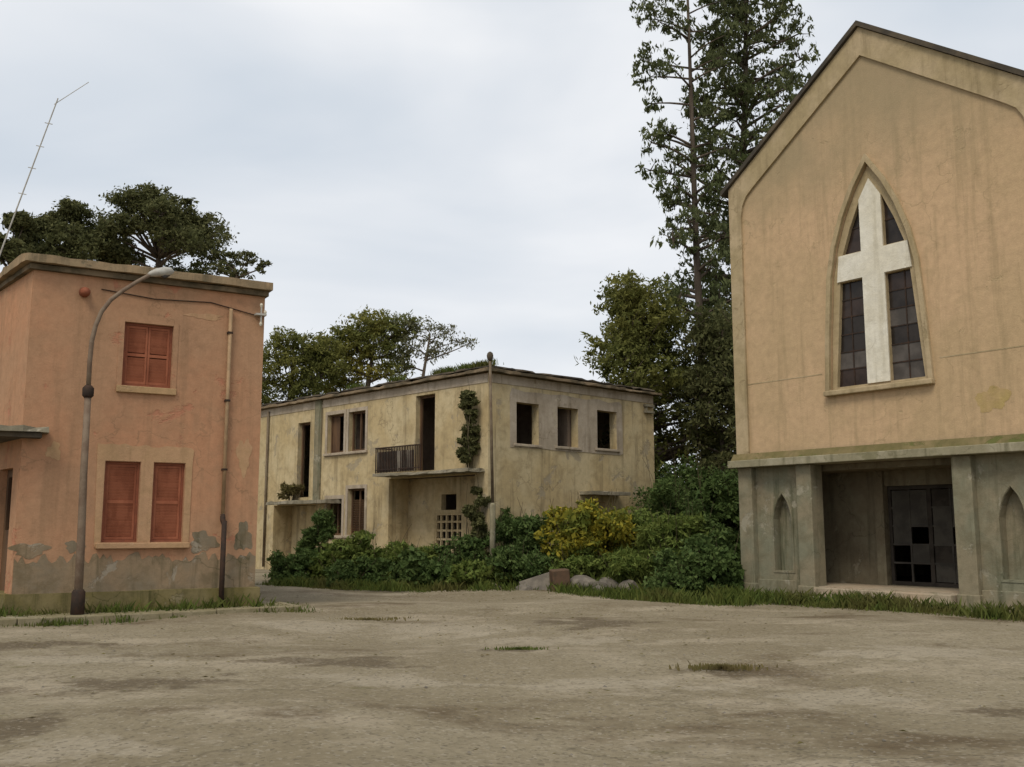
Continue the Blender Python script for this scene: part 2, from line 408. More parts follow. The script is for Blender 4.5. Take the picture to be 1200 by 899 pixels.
def plate(name, outline, holes, y0, th, mat, parent, loc=(0, 0, 0), rz=0.0, bevel=0.0):
    o = link(name, plate_mesh(name, outline, holes, y0, th), mat, parent, loc, rz)
    if bevel:
        b = o.modifiers.new('bevel', 'BEVEL'); b.width = bevel; b.segments = 2; b.limit_method = 'ANGLE'
    return o

rnd = random.Random(7)
def jag(x0, x1, z, amp, n, seed):
    """points of an uneven edge from x0 to x1"""
    r = random.Random(seed)
    return [(x0 + (x1 - x0) * i / n, z + r.uniform(-amp, amp)) for i in range(n + 1)]

def slab(name, x0, x1, y0, y1, z0, z1, mat, parent, chip=0.03, seg=0.35, seed=1, loc=(0, 0, 0), rz=0.0, skew=0.0):
    """a slab whose rim is worn and uneven"""
    r = random.Random(seed)
    pts = []
    def edge(a, b):
        n = max(2, int((Vector(b) - Vector(a)).length / seg))
        for i in range(n): pts.append((a[0] + (b[0] - a[0]) * i / n, a[1] + (b[1] - a[1]) * i / n))
    edge((x0, y0), (x1, y0)); edge((x1, y0), (x1, y1)); edge((x1, y1), (x0, y1)); edge((x0, y1), (x0, y0))
    n = len(pts); cx, cy = (x0 + x1) / 2, (y0 + y1) / 2
    def sk(x, y): return x + skew * (x1 - x) / (x1 - x0) * (y - y0) / (y1 - y0)
    lo, hi = [], []
    for x, y in pts:
        k = r.random() ** 3 * chip * 2
        dx = k if x < cx else -k; dy = k if y < cy else -k
        ex = abs(x - x0) < 1e-6 or abs(x - x1) < 1e-6; ey = abs(y - y0) < 1e-6 or abs(y - y1) < 1e-6
        lo.append((sk(x, y) + (dx if ex else 0) * .6, y + (dy if ey else 0) * .6, z0 + r.uniform(0, chip * .4)))
        hi.append((sk(x, y) + (dx if ex else 0), y + (dy if ey else 0), z1 - r.uniform(0, chip * .7)))
    mb = MB().add(lo + hi, [tuple(range(n - 1, -1, -1)), tuple(range(n, 2 * n))] + [(i, (i + 1) % n, (i + 1) % n + n, i + n) for i in range(n)])
    return mb.build(name, mat, parent, loc, rz)

# ================================================================== ground
def ground():
    def axis(dense0, dense1, step, far):
        a = list(np.arange(dense0, dense1 + 1e-6, step))
        k, s = dense1, step
        while k < far: s *= 1.5; k += s; a.append(k)
        k, s, pre = dense0, step, []
        while k > -far: s *= 1.5; k -= s; pre.append(k)
        return np.array(pre[::-1] + a)
    xs, ys = axis(-14, 16, 0.25, 1500), axis(2, 34, 0.25, 1500)
    X, Y = np.meshgrid(xs, ys)
    rng = np.random.RandomState(3)
    Z = np.zeros_like(X)
    for _ in range(22):
        fx, fy, ph = rng.uniform(-1.6, 1.6), rng.uniform(-1.6, 1.6), rng.uniform(0, 6.28)
        Z += np.sin(X * fx + Y * fy + ph) * 0.010
    fade = np.clip(1 - np.maximum(np.abs(X) - 14, 0) / 10, 0, 1) * np.clip(1 - np.maximum(np.abs(Y - 18) - 16, 0) / 10, 0, 1)
    Z = Z * fade
    V = np.stack([X, Y, Z], -1).reshape(-1, 3)
    ny, nx = X.shape
    idx = np.arange(nx * ny).reshape(ny, nx)
    F = np.stack([idx[:-1, :-1], idx[:-1, 1:], idx[1:, 1:], idx[1:, :-1]], -1).reshape(-1, 4)
    me = bpy.data.meshes.new('ground')
    me.from_pydata(V.tolist(), [], F.tolist())
    me.polygons.foreach_set('use_smooth', [True] * len(me.polygons))
    return tag(link('ground', me, 'ground'), 'worn tan yard of cracked concrete and bare earth', kind='structure')
ground()

# ================================================================== salmon house
HA = math.atan2(2.2, 3.7)
house = empty('house', (-9.0, 18.3, 0), HA)
tag(house, 'two-storey salmon pink house with closed red shutters and flat roof', 'house')
HW, HD, HZ = 4.42, 8.0, 6.45
UP = (1.67, 2.59, 4.38, 5.63)
LW = [(1.46, 2.10, 1.37, 2.90), (2.35, 2.94, 1.37, 2.90)]
plate('front_wall', rect(0, HW, -0.2, HZ), [rect(*UP)] + [rect(*w) for w in LW], 0, 0.3, 'pink', house)
SK = R(10.3)                                  # the left side runs off at a blunt angle
SX = -HD * math.tan(SK)
plate('side_wall', rect(-HD / math.cos(SK), -0.02, -0.2, HZ), [rect(-1.35, -0.45, 0.12, 2.75)], 0, 0.3, 'pink', house, loc=(0, .004, 0), rz=R(-90) + SK)
plate('side_wall', rect(0.3, HD, -0.2, HZ), [], 0, 0.3, 'pink', house, loc=(HW, 0, 0), rz=R(90))
plate('back_wall', rect(-HW + 0.3, -SX - 0.3, -0.2, HZ), [], 0, 0.3, 'pink', house, loc=(0, HD, 0), rz=R(180))
slab('cornice', -0.08, HW + 0.05, -0.10, HD + 0.10, HZ, HZ + 0.11, 'roofbrown', house, 0.015, 0.3, 5, skew=SX)  # dark brown puts the shade under the roof overhang into the colour
slab('roof', -0.18, HW + 0.10, -0.22, HD + 0.2, HZ + 0.11, HZ + 0.29, 'cornice', house, 0.05, 0.25, 6, skew=SX)
plate('door', rect(-1.35, -0.45, 0.12, 2.75), [rect(-1.24, -0.56, 1.6, 2.6)], 0.14, 0.05, 'wood', house, rz=R(-90) + SK)
# windows of the house: a red frame, a louvred shutter
r_sl = random.Random(44)
def shutter(x0, x1, z0, z1, leaves):
    w = plate('window', rect(x0 + .002, x1 - .002, z0 + .002, z1 - .002), [rect(x0 + .045, x1 - .045, z0 + .045, z1 - .045)], 0.07, 0.06, 'shutter_frame', house)
    n = max(8, int((z1 - z0 - .1) / 0.062))
    cw = (x1 - x0 - 0.09) / leaves
    for k in range(leaves):
        a, b = x0 + .045 + cw * k + .004, x0 + .045 + cw * (k + 1) - .004
        leaf = plate('shutter_leaf', rect(a, b, z0 + .05, z1 - .05), [rect(a + .04, b - .04, z0 + .10, (z0 + z1) / 2 - .03), rect(a + .04, b - .04, (z0 + z1) / 2 + .03, z1 - .10)], 0.085, 0.035, 'shutter', w)
        m = MB()
        for i in range(n):
            z = z0 + .11 + (z1 - z0 - .22) * (i + .5) / n
            if abs(z - (z0 + z1) / 2) < .045: continue
            m.rbox(((a + b) / 2, 0.105, z), (b - a - .078, 0.008, 0.07), (R(17) + r_sl.uniform(-.06, .06), r_sl.uniform(-.008, .008), 0))
        tag(m.build('slats', 'shutter', w), kind='stuff')
    MB().box(x0, x1, 0.2, 0.21, z0, z1).build('backing', 'shutter_frame', w)
shutter(*UP, 2)
for w in LW: shutter(*w, 1)
plate('window_surround', rect(UP[0] - .10, UP[1] + .10, UP[2] - .08, UP[3] + .06), [rect(UP[0] - .005, UP[1] + .005, UP[2] - .005, UP[3] + .005)], -0.012, 0.02, 'pink', house)
MB().box(UP[0] - .10, UP[1] + .10, -.07, .05, UP[2] - .14, UP[2] - .012).build('sill', 'surround', house, bevel=.01)
plate('window_surround', [(1.34, 1.28), (3.07, 1.28), (3.08, 2.9), (3.10, 3.16)] + jag(3.05, 1.3, 3.22, .03, 14, 3) + [(1.30, 3.1)],
      [rect(w[0] - .01, w[1] + .01, w[2] - .01, w[3] + .01) for w in LW], -0.012, 0.025, 'surround', house, bevel=.004)
MB().box(1.36, 3.08, -.10, .05, 1.25, 1.355).build('sill', 'surround', house, bevel=.012)
# worn lower render and plinth
plate('lower_render', [(0.004, 0.40), (HW - .004, 0.40)] + jag(HW - .004, 0.004, 1.08, .10, 70, 11), [], -0.016, 0.026, 'damp', house)
for i, (a, b, c_, d_) in enumerate(((.25, 1.24, .30, .13), (1.0, 1.30, .16, .10), (3.35, 1.36, .26, .20), (4.15, 1.45, .17, .28), (.55, 3.05, .12, .16), (3.2, 5.9, .35, .06), (4.1, 3.1, .14, .35))):
    rq = random.Random(80 + i)
    plate('bare_patch', [(a + c_ * math.cos(t_) * k_, b + d_ * math.sin(t_) * k_) for t_, k_ in ((2 * math.pi * q_ / 36, 1 + .22 * math.sin(3 * 2 * math.pi * q_ / 36 + i) + .12 * math.sin(7 * 2 * math.pi * q_ / 36 + 2 * i) + rq.uniform(-.05, .05)) for q_ in range(36))], [], -.005, .012, 'damp' if i < 4 else 'surround', house)
slab('plinth', -0.12, HW + 0.06, -0.17, HD + .1, -0.2, 0.47, 'mossy', house, 0.03, 0.3, 9, skew=SX)
# pipes, wall lamp, canopy, bracket
m = MB().tube([(3.70, -.07, 6.10), (3.70, -.07, 1.75)], .038, 10)
dp = m.build('downpipe', 'pipe', house, smooth=True)
for z in (5.6, 4.2, 2.8):
    MB().box(3.65, 3.75, -.115, .0, z - .02, z + .02).build('pipe_clip', 'iron', dp)
MB().tube([(3.70, -.215, 1.78), (3.70, -.215, .02)], [.052, .052], 10).build('lower_pipe', 'iron', house, smooth=True)
MB().tube([(3.70, -.07, 1.9), (3.70, -.09, 1.8), (3.70, -.215, 1.70)], [.05, .055, .05], 10).build('pipe_elbow', 'iron', house, smooth=True)
wl_ = MB().tube([(0.90, -.0, 6.12), (0.90, -.04, 6.12), (0.90, -.06, 6.12), (0.90, -.16, 6.10), (0.90, -.20, 6.09)], [.10, .10, .05, .09, .02], 14).build('wall_lamp', 'shutter_frame', house, smooth=True)
slab('canopy', -1.15, 0.42, -.42, 1.95, 3.36, 3.48, 'concrete', house, .05, .2, 21)
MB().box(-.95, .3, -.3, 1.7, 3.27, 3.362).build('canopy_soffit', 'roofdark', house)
br = MB().box(4.20, 4.42, -.16, -.0, 6.02, 6.06).box(4.30, 4.33, -.13, -.10, 5.86, 6.22).build('wire_bracket', 'galv', house)
for x, z in ((4.315, 6.24), (4.315, 5.84), (4.40, 6.10)):
    MB().tube([(x, -.115, z - .04), (x, -.115, z), (x, -.115, z + .04)], [.02, .035, .02], 8).build('insulator', 'tracery', br)
tag(MB().tube([(4.2, -.02, 6.04), (3.3, -.02, 6.2), (2.2, -.02, 6.14), (1.2, -.02, 6.22)], .012, 5).build('cable', 'iron', house), None)

# pavement and kerb along the house
def loc_h(x, y, z=0):
    c, s = math.cos(HA), math.sin(HA)
    return (-9.0 + x * c - y * s, 18.3 + x * s + y * c, z)
pv = slab('pavement', -3.6, HW + 0.55, -0.92, 0.5, -0.2, 0.105, 'pave', None, 0.01, 0.5, 31, loc=(-9.0, 18.3, 0), rz=HA)
tag(pv, 'narrow raised pavement along the foot of the salmon house', kind='structure')
r = random.Random(5)
x = -3.6
while x < HW + 0.5:
    w = r.uniform(0.75, 0.98)
    w = min(w, HW + 0.58 - x)
    if w < 0.15: break
    k = MB().box(0.008, w - .008, 0, .15, -.2, .12 + r.uniform(-.012, .012)).build('kerb_stone', 'kerb', pv, loc=(x, -1.075 + r.uniform(-.012, .012), 0), rz=r.uniform(-.012, .012), bevel=.018)
    x += w
y = -0.9
while y < 0.45:
    MB().box(0, .14, 0.008, .66, -.2, .115).build('kerb_stone', 'kerb', pv, loc=(HW + .56, y, 0), bevel=.018)
    y += .68

# ================================================================== street lamp
lp = empty('street_lamp', (-7.80, 18.32, 0.1))
tag(lp, 'brown street lamp with curved arm standing before the salmon house', 'street lamp')
P0 = Vector((-7.80, 18.32, 0.1))
def rel(p): return tuple(Vector(p) - P0)
MB().tube([rel(p) for p in ((-7.80, 18.32, 0.0), (-7.81, 18.32, 1.3), (-7.83, 18.3, 2.6), (-7.84, 18.3, 4.12))], [.075, .072, .064, .058], 14).build('pole', 'lamp_metal', lp, smooth=True)
MB().tube([rel(p) for p in ((-7.84, 18.3, 4.02), (-7.84, 18.3, 4.06), (-7.84, 18.3, 4.20), (-7.84, 18.3, 4.25))], [.068, .10, .10, .06], 14).build('collar', 'iron', lp, smooth=True)
MB().tube([rel(p) for p in ((-7.84, 18.3, 4.2), (-7.845, 18.3, 4.7), (-7.83, 18.3, 5.08), (-7.79, 18.33, 5.38), (-7.71, 18.37, 5.66), (-7.58, 18.44, 5.90), (-7.40, 18.55, 6.11), (-7.18, 18.68, 6.32), (-6.97, 18.81, 6.50))],
          [.043, .043, .043, .042, .041, .04, .039, .038, .036], 12).build('arm', 'lamp_metal', lp, smooth=True)
hd = MB().tube([rel(p) for p in ((-7.02, 18.78, 6.47), (-6.98, 18.81, 6.50), (-6.88, 18.87, 6.545), (-6.76, 18.94, 6.58), (-6.66, 19.0, 6.60), (-6.62, 19.03, 6.60))], [.035, .055, .085, .095, .075, .02], 14).build('lamp_head', 'galv', lp, smooth=True)
MB().tube([rel(p) for p in ((-6.85, 18.89, 6.50), (-6.76, 18.94, 6.49), (-6.68, 18.99, 6.53))], [.02, .06, .02], 12).build('lamp_glass', 'pane_grey', lp, smooth=True)
MB().tube([rel(p) for p in ((-7.80, 18.32, 0.0), (-7.80, 18.32, .5), (-7.80, 18.32, .54))], [.12, .115, .085], 14).build('base_sleeve', 'iron', lp, smooth=True)

# ================================================================== leaning roof aerial
ar = empty('roof_aerial', (-11.75, 22.0, 6.75))
tag(ar, 'thin leaning aerial mast rising behind the flat roof of the salmon house', 'aerial')
P1 = Vector((-11.75, 22.0, 6.75))
def rl(p): return tuple(Vector(p) - P1)
MB().tube([rl((-11.95, 22, 6.6)), rl((-11.43, 22, 8.44)), rl((-10.54, 22, 11.51))], [.020, .017, .013], 8).build('mast', 'galv', ar)
MB().tube([rl((-10.62, 22, 11.36)), rl((-9.94, 22.2, 12.0))], [.009, .007], 6).build('boom', 'galv', ar)
for i in range(6):
    t = i / 5
    c = Vector((-10.56, 22.02, 11.42)).lerp(Vector((-9.98, 22.19, 11.96)), t)
    d = Vector((-.5, .75, .25)).normalized() * (.30 - .12 * t)
    MB().tube([rl(c - d), rl(c + d)], .006, 5).build('element', 'galv', ar)
for a in (0.25, 0.45, 0.62, 0.8):
    c = Vector((-11.43, 22, 8.44)).lerp(Vector((-10.54, 22, 11.51)), a)
    MB().tube([rl(c - Vector((.09, 0, -.02))), rl(c + Vector((.09, 0, -.02)))], .01, 5).build('step_peg', 'galv', ar)

# ================================================================== derelict cream building
BA = R(-46.6)
bld = empty('derelict_building', (-0.73, 30.7, 0), BA)
tag(bld, 'long abandoned two-storey cream building with empty windows behind the bushes', 'building')
BL, BD, BZ = 14.2, 8.12, 6.42
def T(a, b, z0, z1): return rect(-b, -a, z0, z1)         # measured leftwards from the near corner
L_door = (2.62, 3.64, 3.50, 6.02)
L_up = [(6.53, 7.58, 4.37, 5.80), (7.88, 8.98, 4.37, 5.80)]
L_lo = [(6.48, 7.54, 1.38, 3.02), (7.90, 8.90, 1.36, 2.68)]
L_left = (10.17, 11.05, 2.78, 5.66)
# outline with two porch recesses cut from below
out = [(0, 6.42), (-BL, 6.42), (-BL, -.2), (-12.7, -.2), (-12.7, 2.5), (-9.6, 2.5), (-9.6, -.2), (-5.08, -.2), (-5.08, 3.30), (-0.6, 3.30), (-0.6, -.2), (0, -.2)]
plate('front_wall', out, [T(*L_door), T(*L_left)] + [T(*w) for w in L_up + L_lo], 0, 0.32, 'cream', bld)
plate('porch_wall', T(0.5, 5.25, -.2, 3.30), [T(2.50, 3.28, 2.22, 2.74), T(2.2, 3.62, 0.1, 2.12)], 0.85, 0.2, 'cream', bld)
plate('porch_side', rect(0.32, 0.85, -.2, 3.30), [], 0, 0.2, 'cream', bld, loc=(-5.08, 0, 0), rz=R(90))
plate('porch_side', rect(-0.85, -0.32, -.2, 3.30), [], 0, 0.2, 'cream', bld, loc=(-0.6, 0, 0), rz=R(-90))
plate('porch_wall', T(9.5, 12.8, -.2, 2.50), [T(10.19, 10.98, 1.46, 1.75)], 0.85, 0.2, 'cream', bld)
plate('porch_side', rect(0.32, 0.85, -.2, 2.5), [], 0, 0.2, 'cream', bld, loc=(-12.7, 0, 0), rz=R(90))
plate('porch_side', rect(-0.85, -0.32, -.2, 2.5), [], 0, 0.2, 'cream', bld, loc=(-9.6, 0, 0), rz=R(-90))
R_up = [(1.19, 2.20, 4.28, 5.60), (3.06, 4.07, 4.30, 5.60), (5.02, 6.05, 4.34, 5.65)]
plate('end_wall', rect(0.32, BD, -.2, BZ), [rect(*w) for w in R_up] + [rect(4.3, 5.4, 1.0, 2.5)], 0, 0.32, 'cream', bld, rz=R(90))
plate('back_wall', rect(0.32, BL - .32, -.2, BZ), [], 0, 0.3, 'cream', bld, loc=(0, BD, 0), rz=R(180))
plate('far_wall', rect(-BD, -.32, -.2, BZ), [], 0, 0.3, 'cream', bld, loc=(-BL, 0, 0), rz=R(-90))
# floors and inner walls so that the openings look into rooms
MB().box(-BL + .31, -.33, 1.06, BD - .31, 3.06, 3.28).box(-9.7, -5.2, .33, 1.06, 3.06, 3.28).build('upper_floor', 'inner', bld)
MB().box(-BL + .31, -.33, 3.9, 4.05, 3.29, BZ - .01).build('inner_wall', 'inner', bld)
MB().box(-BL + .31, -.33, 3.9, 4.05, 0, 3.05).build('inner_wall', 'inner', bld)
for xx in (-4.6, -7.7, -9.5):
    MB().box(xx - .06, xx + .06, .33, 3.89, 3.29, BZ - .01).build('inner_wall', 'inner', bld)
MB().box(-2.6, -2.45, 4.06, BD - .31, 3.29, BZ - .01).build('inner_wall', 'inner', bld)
# roof slab with ragged rim
slab('roof', -BL - .25, .24, -.24, BD + .25, BZ, BZ + .13, 'roofbrown', bld, .07, .3, 41)
slab('roof_edging', -BL - .1, .14, -.14, BD + .1, BZ + .15, BZ + .24, 'roofdark', bld, .08, .25, 42)
# balcony: slab, low dark parapet on its left half, rubble wall to the right
slab('balcony', -5.0, -.08, -.75, .9, 3.32, 3.45, 'concrete', bld, .08, .22, 43)
rg = MB().box(-4.95, -2.45, -.70, -.655, 4.27, 4.31).box(-4.95, -4.905, -.655, -.02, 4.27, 4.31).box(-4.95, -2.45, -.695, -.66, 3.54, 3.57).build('railing', 'iron', bld)
k = 0
while k < 29:
    xx = -4.93 + k * .087
    MB().box(xx - .014, xx + .014, -.692, -.664, 3.45, 4.268).build('railing_bar', 'iron', rg, loc=(0, 0, 0)); k += 1
slab('railing_panel', -4.92, -2.9, -.650, -.625, 3.47, 4.16, 'rubble', bld, .06, .15, 44)
slab('canopy', -12.4, -8.05, -.62, .9, 2.51, 2.66, 'concrete', bld, .06, .25, 46)
# pierced lattice screen beside the porch door, its bars in a frame
gx0, gx1, gz0, gz1 = -3.62, -2.2, 0.1, 2.12
lat = plate('lattice_screen', rect(gx0, gx1, gz0, gz1), [rect(gx0 + .07, gx1 - .07, gz0 + .07, gz1 - .07)], .87, .12, 'cream', bld)
for i in range(1, 5):
    xx = gx0 + (gx1 - gx0) * i / 5
    MB().box(xx - .035, xx + .035, .885, .965, gz0 + .07, gz1 - .07).build('upright_bar', 'cream', lat)
for i in range(1, 7):
    zz = gz0 + (gz1 - gz0) * i / 7
    MB().box(gx0 + .07, gx1 - .07, .895, .955, zz - .035, zz + .035).build('cross_bar', 'cream', lat)
# windows: rendered surrounds, wooden frames, one brown shutter
for i, (a, b, z0, z1) in enumerate(L_up + L_lo):
    plate('window_surround', T(a - .13, b + .13, z0 - .13, z1 + .13), [T(a, b, z0, z1)], -.022, .03, 'greyframe', bld, bevel=.006)
    MB().box(-b - .16, -a + .16, -.09, .1, z0 - .10, z0 - .02).build('sill', 'greyframe', bld, bevel=.01)
    fr = plate('window', T(a + .004, b - .004, z0 + .004, z1 - .004), [T(a + .07, (a + b) / 2 - .03, z0 + .07, z1 - .07), T((a + b) / 2 + .03, b - .07, z0 + .07, z1 - .07)] if i != 1 else [T(a + .07, b - .07, z0 + .07, z1 - .07)], .16, .06, 'wood', bld)
    if i == 2:
        for k in range(14):
            zz = z0 + .12 + (z1 - z0 - .55) * k / 13
            MB().rbox((-(a + b) / 2, .20, zz), (b - a - .15, .012, .075), (R(30), 0, 0)).build('slat', 'wood', fr)
    if i == 1:
        MB().box(-b + .08, -(a + b) / 2 - .02, .19, .215, z0 + .08, z1 - .08).build('shutter_leaf', 'wood', fr)
plate('window_band', [(.92, 4.14)] + jag(1.2, 6.2, 4.15, .03, 8, 61) + [(6.36, 4.2), (6.34, 5.9)] + jag(6.2, 1.0, 5.98, .05, 9, 62) + [(.9, 5.8)], [rect(*w) for w in R_up], -.014, .022, 'greyframe', bld, rz=R(90))
for a, b, z0, z1 in R_up:
    MB().box(a - .12, b + .12, -.06, .1, z0 - .09, z0 - .015).build('sill', 'greyframe', bld, rz=R(90), bevel=.01)
plate('door_frame', T(L_door[0] + .004, L_door[1] - .004, 3.47, L_door[3] - .004), [T(L_door[0] + .08, L_door[1] - .08, 3.48, L_door[3] - .08)], .18, .07, 'wood', bld)
MB().rbox((-2.78, .62, 4.72), (.04, .82, 2.4), (0, 0, R(12))).build('door_leaf', 'wood', bld)
plate('door_frame', T(L_left[0] + .004, L_left[1] - .004, 2.79, L_left[3] - .004), [T(L_left[0] + .08, L_left[1] - .08, 2.80, L_left[3] - .08)], .18, .07, 'wood', bld)
MB().box(-9.78, -9.34, -.07, .0, 2.67, BZ - .002).build('pilaster', 'stone', bld)
plate('string_band', T(.02, BL - .02, 6.12, 6.40), [], -.02, .03, 'greyframe', bld)
plate('string_band', rect(.02, BD - .02, 6.12, 6.40), [], -.02, .03, 'greyframe', bld, rz=R(90))
slab('ledge', 4.1, 6.1, -.55, .05, 2.72, 2.86, 'concrete', bld, .05, .2, 47, rz=R(90))
MB().tube([(-13.25, -.07, 6.3), (-13.25, -.07, .1)], .05, 8).build('downpipe', 'rustpost', bld, smooth=True)
MB().box(7.55, 8.05, -.12, .02, 5.75, 5.83).box(7.55, 8.05, -.12, .02, 5.98, 6.06).box(7.60, 7.66, -.10, .0, 5.83, 5.98).build('bracket', 'concrete', bld, rz=R(90))

# post standing at the near corner
po = empty('post', (-.60, 29.6, 0))
tag(po, 'slim grey and brown post with a knob at the near corner of the cream building', 'post')
MB().tube([(0.03, 0, -.1), (0.03, 0, 2.3), (0.03, 0, 2.36)], [.085, .08, .05], 12).build('concrete_stub', 'ledge', po, smooth=True)
MB().tube([(0.03, 0, 2.3), (-.06, 0, 6.62)], [.045, .04], 10).build('pipe', 'rustpost', po, smooth=True)
MB().tube([(-.06, 0, 6.60), (-.06, 0, 6.68), (-.06, 0, 6.76), (-.06, 0, 6.84), (-.06, 0, 6.88)], [.05, .09, .10, .08, .03], 12).build('knob', 'roofdark', po, smooth=True)

# ================================================================== church
CA = math.atan2(-5.8, 4.45)
ch = empty('church', (5.72, 25.24, 0), CA)
tag(ch, 'small gabled apricot church with a pointed cross window and open porch', 'church')
CW, EZ, AZ, LZ = 8.05, 10.4, 13.28, 3.30
CX = CW / 2
win_out = [(2.80, 4.80), (5.25, 4.80), (5.19, 6.0), (5.08, 7.45), (4.93, 8.15), (4.68, 8.85), (4.38, 9.45), (CX, 9.98), (3.67, 9.45), (3.37, 8.85), (3.12, 8.15), (2.97, 7.45), (2.86, 6.0)]
plate('gable_wall', [(0, LZ), (CW, LZ), (CW, EZ), (CX, AZ), (0, EZ)], [win_out], 0, 0.35, 'church', ch)
def shoulder(cx, sgn):
    return [(cx, 9.55), (cx + sgn * .05, 9.85), (cx + sgn * .18, 10.08), (cx + sgn * .40, 10.26)]
inner = shoulder(CW - .38, -1) + [(CX, AZ - .70)] + shoulder(.38, 1)[::-1]
plate('border_band', [(0, LZ + .01), (0, EZ - .004), (CX, AZ - .004), (CW, EZ - .004), (CW, LZ + .01), (CW - .38, LZ + .01)] + inner + [(.38, LZ + .01)], [], -.06, .07, 'band', ch, bevel=.01)
for a, b in ((.385, 2.58), (5.5, CW - .385)): plate('render_joint', rect(a, b, 5.20, 5.225), [], -.006, .01, 'band', ch)
# window: moulding, sill, tracery with cross, panes
def offs(poly, d):
    c = Vector((CX, 7.2)); o = []
    n = len(poly)
    for i in range(n):
        p0, p1, p2 = Vector(poly[i - 1]), Vector(poly[i]), Vector(poly[(i + 1) % n])
        a = (p1 - p0).normalized(); b = (p2 - p1).normalized()
        na, nb = Vector((a.y, -a.x)), Vector((b.y, -b.x))
        nn = (na + nb).normalized(); k = d / max(.35, nn.dot(na))
        o.append(tuple(p1 + nn * k))
    return o
lights = [
    [(2.93, 4.86), (3.74, 4.86), (3.74, 7.30), (3.14, 7.30)],
    [(4.31, 4.86), (5.12, 4.86), (4.91, 7.30), (4.31, 7.30)],
    [(3.24, 7.95), (3.74, 7.95), (3.74, 9.15), (3.46, 8.55)],
    [(4.31, 7.95), (4.81, 7.95), (4.59, 8.55), (4.31, 9.15)]]
wd = plate('window', [tuple(p) for p in offs(win_out, -.012)], lights, .06, .16, 'band', ch, bevel=.008)
plate('moulding', offs(win_out, .11), [offs(win_out, .0)], -.075, .085, 'band', wd, bevel=.015)
plate('cross', [(3.745, 4.86), (4.305, 4.86), (4.305, 7.32), (4.97, 7.32), (4.90, 7.93), (4.305, 7.93), (4.305, 9.15), (CX, 9.6), (3.745, 9.15), (3.745, 7.93), (3.15, 7.93), (3.08, 7.32), (3.745, 7.32)], [], .025, .034, 'tracery', wd, bevel=.008)
MB().box(2.68, 5.37, -.15, .05, 4.66, 4.775).build('sill', 'band', wd, bevel=.02)
def clip_row(poly, z0, z1):
    def cut(ps, z, keep_above):
        o = []
        for i in range(len(ps)):
            a, b = ps[i], ps[(i + 1) % len(ps)]
            ia = (a[1] >= z) == keep_above or a[1] == z; ib = (b[1] >= z) == keep_above or b[1] == z
            if ia: o.append(a)
            if ia != ib:
                t = (z - a[1]) / (b[1] - a[1]); o.append((a[0] + (b[0] - a[0]) * t, z))
        return o
    return cut(cut(poly, z0, True), z1, False)
rp = random.Random(12)
kinds = {0: ['pane_red', 'pane_grey', 'pane_dark', 'pane_dark', 'pane_red', 'pane_dark'], 1: ['pane_grey', 'pane_grey', 'pane_dark', 'pane_grey', 'pane_dark', 'pane_red'], 2: ['pane_red', 'pane_dark'], 3: ['pane_dark', 'pane_red']}
for li, lg in enumerate(lights):
    z0, z1 = lg[0][1], max(p[1] for p in lg)
    rows = 6 if li < 2 else 2
    xm = (lg[0][0] + lg[1][0]) / 2
    for k in range(rows):
        a, b = z0 + (z1 - z0) * k / rows, z0 + (z1 - z0) * (k + 1) / rows
        q = clip_row(lg, a + .014, b - .014)
        if len(q) < 3: continue
        pn = plate('pane', q, [], .165, .012, kinds[li][k], wd)
        if k: MB().box(min(p[0] for p in q) - .02, max(p[0] for p in q) + .02, .150, .185, a - .0135, a + .0135).build('glazing_bar', 'iron', wd)
    if li < 2: MB().box(xm - .012, xm + .012, .148, .164, z0, z1).build('glazing_bar', 'iron', wd)
# yellow lichen patch
plate('lichen_patch', [(6.57 + .30 * math.cos(t_) * k_, 4.22 + .28 * math.sin(t_) * k_) for t_, k_ in ((2 * math.pi * q_ / 40, 1 + .2 * math.sin(2 * math.pi * q_ / 20 + 1) + .13 * math.sin(2 * math.pi * q_ / 8) + rp.uniform(-.07, .07)) for q_ in range(40))], [], -.004, .006, 'yellow', ch)
# ledge over the porch, with a mossy slope
MB().prism([(-.16, 3.12), (CW + .16, 3.12), (CW + .16, LZ), (-.16, LZ)], -.24, .40).build('ledge', 'ledge', ch, bevel=.015)
MB().add([(-.1, -.18, LZ + .004), (CW + .1, -.18, LZ + .004), (CW + .1, -.061, LZ + .17), (-.1, -.061, LZ + .17), (-.1, -.061, LZ + .004), (CW + .1, -.061, LZ + .004)],
         [(0, 1, 2, 3), (0, 3, 4), (1, 5, 2), (3, 2, 5, 4), (0, 4, 5, 1)]).build('ledge_slope', 'moss', ch)
